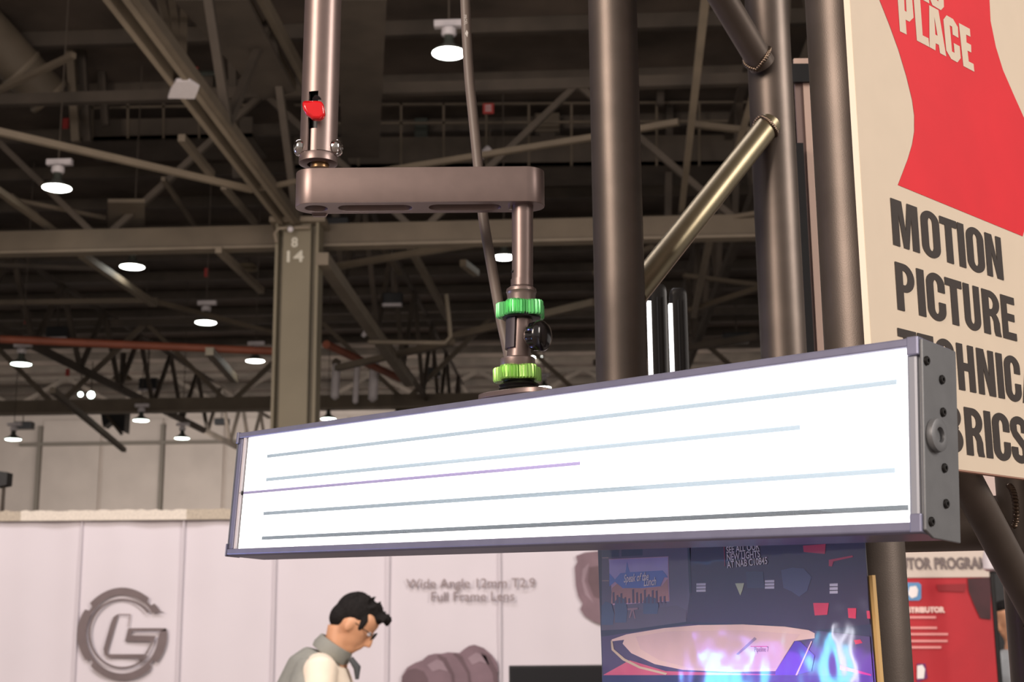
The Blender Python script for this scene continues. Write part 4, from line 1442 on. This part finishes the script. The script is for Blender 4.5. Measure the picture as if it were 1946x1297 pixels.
# round black knob pointing right and towards the viewer
kd = V((.80, -.60, -.05)).normalized()
kc = A(1011, 640, -.013)
prof = [(.004, -.012), (.006, -.004), (.0105, 0), (.0135, .001), (.0135, .012)]
b = MB()
n = 72
a_ = kd.cross(UP).normalized()
b_ = kd.cross(a_)
for (r, h_) in ((.005, -.008), (.0122, 0), (.0136, .002), (.0140, .010)):
    for i in range(n):
        an = 2 * PI * i / n
        rr = r + (.0007 * (1 if i % 6 < 3 else -1) if h_ > 0 else 0)
        b.v.append(kc + kd * h_ + (a_ * math.cos(an) + b_ * math.sin(an)) * rr)
for k in range(3):
    for i in range(n): b.f.append((k * n + i, k * n + (i + 1) % n, (k + 1) * n + (i + 1) % n, (k + 1) * n + i))
b.f.append(tuple(reversed(range(n)))); b.f.append(tuple(3 * n + i for i in range(n)))
glossk = mat('glossy_black_plastic', s(22, 18, 18), .2, coat=.5, nscale=20, namt=.1)
kb = b.build('round_knob', glossk, cp)
MB().lathe(kc + kd * .009, kd, [(.0143, 0), (.0156, .0015), (.0156, .003), (.0138, .0058), (.009, .0078), (.003, .0086)], 40).build('knob_cap', glossk, kb)
MB().tube([jt, kc], .0045, 14).build('clamp_screw', blackm, cp)

# --- drop tube (square-cut) from arm down into the collar
dt = thing('drop_tube', A(992, 560), 'short vertical grey drop tube between the arm and the swivel mount', 'tube')
MB().tube([A(992, 572), A(993, 500), A(993, 380)], [.0105, .0107, .0110], 40).build('tube_body', anod, dt)
MB().tube([A(992, 545), A(992, 532)], .01125, 32).build('lower_sleeve', anod, dt)
MB().ball(A(975, 516, -.004), .002, .002, .0016).build('pin', blackm, dt)

# --- flat arm: stadium slab with through-slots
arm = thing('swing_arm', A(800, 385), 'flat bronze-grey swing arm with slotted underside joining pole and drop tube', 'arm')
aL, aR = A(562, 385), A(1035, 385)
zb = A(800, 383, -.019).z
zt_ = A(800, 319, -.019).z
AW = .0195
xl, xr = aL.x + AW, aR.x - AW


def stadium(x0, x1, r, n=18):
    return arc(x1, 0, r, r, -90, 90, n) + arc(x0, 0, r, r, 90, 270, n)


def slab(name, outer_, holes, z0, z1, m, parent, bev=0.):
    """polygon with through-holes extruded from z0 to z1, in the XY plane around y=DP"""
    cu = bpy.data.curves.new(name, 'CURVE')
    cu.dimensions = '2D'
    cu.fill_mode = 'BOTH'
    cu.extrude = (z1 - z0) / 2
    cu.bevel_depth = bev
    cu.bevel_resolution = 1
    cu.offset = -bev
    for lp_ in [outer_] + holes:
        sp = cu.splines.new('POLY')
        sp.points.add(len(lp_) - 1)
        for i, p in enumerate(lp_): sp.points[i].co = (p[0], p[1], 0, 1)
        sp.use_cyclic_u = True
    t_ = bpy.data.objects.new('tmp', cu)
    me = bpy.data.meshes.new_from_object(t_)
    bpy.data.objects.remove(t_)
    b = MB()
    b.v = [V((v.co.x, v.co.y + DP, v.co.z + (z0 + z1) / 2)) for v in me.vertices]
    b.f = [tuple(p.vertices) for p in me.polygons]
    o = b.build(name, m, parent)
    return o


def hole(pxa, pxb, r):
    xa, xb = A(pxa, 393).x, A(pxb, 393).x
    if xb - xa <= 2 * r + 1e-4:
        c_ = (xa + xb) / 2
        return arc(c_, 0, r, r, 0, 345, 23)
    return stadium(xa + r, xb - r, r)


hl = [hole(580, 622, .0105), hole(643, 783, .0098), hole(815, 952, .0098)]
slab('arm_body', stadium(xl, xr, AW), [list(reversed(h_)) for h_ in hl], zb, zt_, anod, arm, .0008)
# boss below the left end
b = MB().lathe(V((A(601, 400).x, DP, zb)), -UP, [(.0165, -.004), (.0165, 0), (.014, .0035)], 6, False)
MB().prism([V((A(px_, 403).x, DP + .0175 + dy_, zb + dz_)) for px_, dy_, dz_ in ((580, 0, .006), (590, 0, -.0035), (614, 0, -.0035), (625, 0, .006))], V((0, .004, 0))).build('clamp_lug', anod, arm, smooth=False)
MB().lathe(V((A(1000, 320).x, DP, zt_)), UP, [(.016, 0), (.0155, .0012), (.01, .0016)], 28).build('pivot_cap', anod, arm)
MB().tube([V((A(971, 400).x, DP - .002, zb + .001)), V((A(971, 400).x, DP - .002, zb - .004))], .0022, 10).build('grub_screw', chrome, arm)

# --- pole: hollow tube with keyhole slot facing the viewer
pole = thing('support_pole', A(605, 318), 'vertical bronze-grey support pole with a keyhole slot, red lever and chrome bolts', 'pole')
pA, pB = A(605, 296), A(616, -60)
pA.y = pB.y = DP
pr = .0192
pdir = (pB - pA).normalized()
nA = 64
z_s0, z_s1 = 0.0, (A(605, 186).z - pA.z)
b = MB()
# rows of the tube wall; columns within the slot removed
slot_c = math.asin((A(599, 250).x - A(607, 250).x) / pr)
hw = .0052 / pr
hwk = .0062 / pr
rows = [0, .004, z_s1 - .012, z_s1 - .009, z_s1 - .006, z_s1 - .003, z_s1, z_s1 + .003, (pB - pA).length]
an_list = []
base = -PI / 2 + slot_c
edge = [base - hw, base + hw]
# angular grid aligned with the slot's edges
K = 60
for i in range(K + 1): an_list.append(base + hw + (2 * PI - 2 * hw) * i / K)
for z in rows:
    for an in an_list: b.v.append(pA + pdir * z + V((math.cos(an) * pr, math.sin(an) * pr, 0)))
    for an in an_list: b.v.append(pA + pdir * z + V((math.cos(an) * (pr - .0022), math.sin(an) * (pr - .0022), 0)))
RW = 2 * (K + 1)
for k in range(len(rows) - 1):
    for i in range(K):
        q = k * RW + i
        b.f.append((q, q + 1, q + RW + 1, q + RW))
        q2 = q + K + 1
        b.f.append((q2 + RW, q2 + RW + 1, q2 + 1, q2))
    if k >= 6: continue
    for i in (0, K):
        q = k * RW + i
        b.f.append((q, q + K + 1, q + K + 1 + RW, q + RW) if i == K else (q + RW, q + K + 1 + RW, q + K + 1, q))
# curved wall above the slot
top_r = [rows[6], rows[7], rows[8]]
base_i = len(b.v)
for z in top_r:
    for j in range(5):
        an = base - hw + 2 * hw * j / 4
        b.v.append(pA + pdir * z + V((math.cos(an) * pr, math.sin(an) * pr, 0)))
for k in range(2):
    for j in range(4):
        q = base_i + k * 5 + j
        b.f.append((q, q + 1, q + 6, q + 5))
b.weld().build('pole_tube', anod, pole)
MB().tube([pA + pdir * .0, pA + pdir * (A(605, 253).z - pA.z)], pr - .004, 32).build('inner_plug', anod, pole)
MB().tube([pA + pdir * .01, pA + pdir * .4], pr - .0075, 24).build('inner_rod', black, pole)
MB().lathe(pA - pdir * .0005, -UP, [(pr - .0, 0), (pr + .0006, .001), (pr + .0006, .0085), (pr - .003, .0095), (pr - .008, .0095), (pr - .0085, .002)], 48).build('end_ring', anod, pole)
MB().tube([A(607, 311), A(607, 321)], .0095, 28).build('pivot_pin', mat('brass_pin', s(150, 118, 84), .35, .8), pole)
for sx, px in ((-1, 568), (1, 641)):
    bc = A(px, 281, -.006)
    MB().lathe(bc, V((sx, -.25, 0)), [(.0088, -.003), (.0088, 0), (.0082, .0022), (.0062, .0042), (.0035, .005), (.0032, .003)], 28).build('chrome_bolt', chrome, pole)
# red lever: chunky dipped tab sticking out of the slot
lvp = [(573, 192), (578, 190), (600, 190), (612, 191), (615, 200), (617, 214), (614, 221), (608, 226), (592, 225), (588, 220), (581, 216), (575, 205)]
b = MB().prism([A(x, y, -pr - .016) for x, y in lvp], V((0, .010, 0)))
lv = b.build('red_lever', redp, pole, bevel=.003, seg=3)
MB().tube([A(603, 212, -pr - .008), A(601, 214, -.008)], .0042, 16).build('lever_shaft', blackm, pole)
b = MB().tube([A(602, 191, -pr + .0002), A(602, 190, -pr + .002)], .0046, 20)
b.build('slot_top_hole', black, pole)

# --- cable behind the arm
cpts = [(881, -80), (884, 0), (887, 70), (892, 150), (899, 220), (906, 290), (912, 350), (918, 410), (926, 460), (935, 510), (944, 560), (953, 610), (963, 655), (972, 700), (975, 728)]
cds = [.10, .10, .10, .10, .095, .09, .085, .08, .075, .07, .06, .05, .042, .036, .034]
cpw = [A(x, y, d_) for (x, y), d_ in zip(cpts, cds)]
cable = thing('power_cable', cpw[-1], 'grey rubber cable hanging behind the arm, printed in white along its side', 'cable')
ORG[cable.name] = cpw[-1]
# resample smoothly
sm = []
for i in range(len(cpw) - 1):
    p0, p1, p2, p3 = cpw[max(0, i - 1)], cpw[i], cpw[i + 1], cpw[min(len(cpw) - 1, i + 2)]
    for k in range(6):
        t_ = k / 6
        sm.append(.5 * ((2 * p1) + (p2 - p0) * t_ + (2 * p0 - 5 * p1 + 4 * p2 - p3) * t_ ** 2 + (3 * p1 - 3 * p2 + p3 - p0) * t_ ** 3))
sm.append(cpw[-1])
MB().tube(sm, .0056, 24).build('cable_sheath', rubber, cable)


def cable_text(body, pxt, pxb, size, sx=1., m=ink_w):
    (xa, ya), (xb, yb_) = pxt, pxb
    p, q = A(xa, ya, .09 - .0059), A(xb, yb_, .09 - .0059)
    dr = (q - p).normalized()
    up_ = V((0, -1, 0)).cross(dr).normalized()
    textflat('cable_print', body, (p + q) / 2, dr, up_, V((0, -1, 0)), .0006, size, m, cable, sx=sx)


cable_text('PROEL', (883, 22), (886, 54), .0046, .9)
o_ = A(887, 64, .0845)
polyflat('cable_mark', [[(-.002, .0), (0, .0042), (.0016, .001), (.0006, -.0045)]], o_, V((1, 0, 0)), UP, V((0, -1, 0)), .0006, ink_w, cable)

# =================================================================== GLOSSY POSTER (below the light bar)
qa, qb = D(1139.5, 1150, 1.50), D(1652, 1150, 1.150)
pd = V((qb.x - qa.x, qb.y - qa.y, 0))
pw = pd.length
pd.normalize()
pn = V((pd.y, -pd.x, 0))
if pn.dot(E0 - qa) < 0: pn = -pn
# slight clockwise hang
pd = (pd + UP * .028).normalized()
pu = pn.cross(pd)
if pu.z < 0: pu = -pu
po = V(qa)


def pq(px, py):
    p = onplane(px, py, po, pn) - po
    return (p.dot(pd), p.dot(pu))


def pc3(x, y): return (1120 + x / 3.355, 1020 + y / 3.355)


lam = 1.0


def pmat(name, col, r=.35, em=0.):
    m = mat(name, col, r, coat=1.0, nscale=14, namt=.12)
    nt = m.node_tree
    bs = nt.nodes['Principled BSDF']
    tc = nt.nodes.new('ShaderNodeTexCoord')
    n = nt.nodes.new('ShaderNodeTexNoise')
    n.inputs['Scale'].default_value = 15
    n.inputs['Detail'].default_value = 2
    nt.links.new(tc.outputs['Object'], n.inputs['Vector'])
    bp = nt.nodes.new('ShaderNodeBump')
    bp.inputs['Strength'].default_value = .27
    bp.inputs['Distance'].default_value = .004
    nt.links.new(n.outputs['Fac'], bp.inputs['Height'])
    nt.links.new(bp.outputs['Normal'], bs.inputs['Coat Normal'])
    bs.inputs['Coat Roughness'].default_value = .06
    bs.inputs['Coat IOR'].default_value = 1.5
    return m


poster = thing('glossy_poster', po + UP * -.14, 'glossy laminated poster of a studio stage hung under the light bar', 'poster')
ORG[poster.name] = po - UP * .14
pu0, pv0 = pq(1140, 1330)
pu1, pv1 = pq(1648, 1000)
pw_ = pq(1652, 1150)[0]
MB().boxf(po + pu * -.16 - pn * .0012, pd * pw_, pn * .0010, pu * .30).build('poster_sheet', pmat('poster_night', s(38, 30, 44)), poster, smooth=False)
MB().boxf(po + pd * (pw_ - .004) + pu * -.16 - pn * .006, pd * .0075, pn * .0035, pu * (.16 + pq(1650, 1094)[1])).build('backing_card', ylb, poster, smooth=False)
lay = [0]


def pp(name, pts, m, lift=None):
    lay[0] += 1
    return polyflat(name, [[pq(*pc3(*p)) for p in pts]], po, pd, pu, pn, .0001 * (lift if lift else 1) + .000004 * lay[0], m, poster)


pp('wall_print', [(80, 60), (640, 40), (640, 520), (380, 560), (80, 600)], pmat('print_plum_wall', s(98, 84, 104)))
pp('window_print', [(82, 90), (190, 86), (190, 130), (82, 134)], pmat('print_dim_blue', s(60, 62, 80)))
pp('window_print', [(205, 85), (340, 82), (340, 122), (205, 128)], pmat('print_dim_blue2', s(54, 56, 74)))
pp('frame_line_print', [(82, 134), (122, 133), (122, 139), (82, 140)], pmat('print_beige', s(170, 140, 130)))
pp('frame_line_print', [(82, 280), (124, 280), (124, 286), (82, 286)], pmat('print_beige', s(170, 140, 130)))
pp('screen_print', [(125, 145), (505, 128), (512, 415), (150, 438)], pmat('print_pink', s(206, 160, 190)), 2)
pp('sky_print', [(128, 150), (503, 133), (504, 250), (130, 280)], pmat('print_lilac', s(172, 158, 216)), 3)
pp('ribbon_print', [(130, 235), (165, 275), (200, 235), (270, 228), (470, 218), (505, 262), (480, 262), (455, 318), (330, 330), (215, 330), (165, 290), (130, 320)], pmat('print_blue', s(92, 120, 200)), 4)
pp('tower_print', [(232, 235), (238, 190), (242, 160), (248, 190), (262, 235)], pmat('print_blue', s(92, 120, 200)), 4)
pp('city_print', [(140, 430), (145, 330), (180, 300), (215, 335), (270, 310), (330, 332), (460, 320), (500, 270), (508, 412)], pmat('print_orange', s(190, 130, 120)), 3)
for k in range(14):
    x = 150 + k * 25
    hh = random.uniform(30, 90)
    pp('city_block_print', [(x, 428), (x, 428 - hh), (x + 12, 424 - hh), (x + 14, 426)], pmat('print_dark_city', s(84, 58, 84)), 4)
w_tx = pmat('print_white_text', s(240, 228, 235))
q_ = onplane(*pc3(300, 265), po, pn)
textflat('poster_lettering', 'Speak of the', q_, pd, pu, pn, .0008, .0115, w_tx, poster, sx=.78, shear=.35, bold=.0002)
q_ = onplane(*pc3(388, 292), po, pn)
textflat('poster_lettering', 'Lunch', q_, pd, pu, pn, .0008, .0115, w_tx, poster, sx=.78, shear=.35, bold=.0002)
pp('floor_print', [(78, 600), (78, 500), (560, 440), (620, 470), (620, 545), (300, 590)], pmat('print_floor', s(92, 78, 92)), 2)
for x0_, y0_, w__, h__ in ((80, 415, 80, 150), (165, 385, 80, 165), (345, 380, 100, 115)):
    pp('armchair_print', [(x0_, y0_ + h__), (x0_, y0_ + 30), (x0_ + w__ * .3, y0_), (x0_ + w__ * .8, y0_ + 15), (x0_ + w__, y0_ + h__ * .5), (x0_ + w__ * .9, y0_ + h__)], pmat('print_chair', s(70, 82, 112)), 3)
pp('side_table_print', [(245, 460), (312, 455), (312, 466), (285, 470), (298, 525), (290, 525), (278, 472), (262, 520), (255, 520), (268, 470), (245, 470)], pmat('print_table', s(150, 112, 120)), 4)
pp('post_print', [(625, 42), (640, 42), (655, 360), (640, 362)], pmat('print_black', s(24, 20, 30)), 3)
pp('dark_wall_print', [(650, 42), (1760, 30), (1790, 560), (1440, 600), (1180, 565), (620, 545), (640, 380)], pmat('print_night_wall', s(54, 28, 44)), 2)
for x, y, w__, h__, n_ in ((685, 300, 60, 60, 3), (1122, 280, 60, 60, 3), (1535, 302, 52, 70, 3)):
    for k in range(n_):
        yy = y + k * h__ / n_
        pp('lit_panel_print', [(x, yy), (x + w__, yy - 2), (x + w__, yy + h__ / n_ * .68), (x, yy + h__ / n_ * .72)], pmat('print_pale_panel', s(206, 200, 220)), 4)
pp('lit_panel_print', [(932, 300), (990, 298), (978, 345), (965, 378)], pmat('print_pale_green', s(190, 196, 160)), 4)
for pts in (((1430, 425), (1530, 425), (1520, 500), (1440, 505)), ((1650, 458), (1705, 458), (1702, 525), (1655, 520)), ((1365, 60), (1510, 48), (1505, 112), (1455, 108), (1370, 100)), ((1530, 150), (1680, 122), (1685, 132), (1560, 160), (1550, 192), (1530, 190)),
            ((1770, 475), (1790, 475), (1795, 525), (1775, 525)), ((1690, 662), (1730, 658), (1745, 680), (1700, 690)), ((1600, 820), (1800, 880), (1800, 890), (1600, 850))):
    pp('red_glow_print', list(pts), pmat('print_red', s(216, 30, 62)), 4)
pp('crowd_print', [(1225, 215), (1300, 200), (1370, 205), (1420, 260), (1390, 350), (1340, 385), (1290, 350), (1240, 330)], pmat('print_slate', s(72, 70, 100)), 3)
pp('crowd_print', [(1000, 225), (1110, 225), (1120, 330), (1010, 330)], pmat('print_slate2', s(56, 52, 70)), 3)
# round table of the stage
tb = arc(800, 700, 650, 132, 0, 180, 30)
pp('floor_lower_print', [(80, 640), (640, 560), (1440, 600), (1790, 640), (1810, 890), (90, 890)], pmat('print_violet_floor', s(74, 50, 84)), 2)
pp('carpet_print', [(90, 885), (260, 790), (490, 860), (1320, 885)], pmat('print_crimson', s(206, 84, 108)), 3)
pp('stage_print', [(145, 658), (240, 625), (480, 585), (700, 566), (980, 562), (1250, 576), (1400, 598), (1440, 618), (1440, 650), (1310, 668), (1190, 860), (900, 866), (600, 852), (420, 815), (270, 745), (215, 685), (225, 660), (145, 670)], pmat('print_cream', s(232, 196, 186)), 4)
pp('stage_top_print', [(300, 640), (500, 606), (980, 598), (1350, 625), (1310, 668), (1200, 840), (900, 850), (640, 838), (450, 790), (330, 720)], pmat('print_cream2', s(224, 186, 184)), 5)
pp('stage_edge_print', [(140, 665), (150, 665), (160, 720), (230, 780), (330, 830), (500, 872), (490, 884), (320, 842), (215, 790), (145, 725)], pmat('print_sand', s(206, 180, 150)), 5)
pp('violet_wedge_print', [(1190, 862), (1315, 668), (1350, 672), (1440, 760), (1420, 860), (1320, 885), (1190, 885)], pmat('print_violet', s(84, 40, 190)), 5)
pp('white_line_print', [(1318, 886), (1330, 886), (1425, 670), (1418, 668)], pmat('print_cream', s(232, 196, 186)), 6)
pp('pen_print', [(940, 752), (1058, 642), (1072, 655), (955, 755)], pmat('print_grey', s(150, 126, 140)), 6)
pp('red_line_print', [(1032, 700), (1140, 700), (1140, 704), (1032, 704)], pmat('print_red', s(216, 30, 62)), 6)
pp('lower_strip_print', [(84, 888), (1810, 888), (1830, 1100), (84, 1100)], pmat('print_indigo', s(46, 38, 72)), 2)
tg = pmat('print_text_grey', s(120, 96, 110))
q_ = onplane(*pc3(1102, 722), po, pn)
textflat('poster_lettering', 'Pipeline 7', q_, pd, pu, pn, .0009, .0065, tg, poster, sx=.8)
q_ = onplane(*pc3(878, 112), po, pn)
for k, tx in enumerate(('SEE ALL OUR', 'NEW LIGHTS', 'AT NAB C10845')):
    qq = onplane(*pc3(877 + k * 3, 90 + k * 47), po, pn)
    textflat('poster_lettering', tx, qq, pd, pu, pn, .0009, .0090, w_tx, poster, sx=.92, align='LEFT', bold=.0001)
pp('red_line_print', [(862, 60), (865, 60), (870, 190), (867, 190)], pmat('print_red', s(216, 30, 62)), 6)
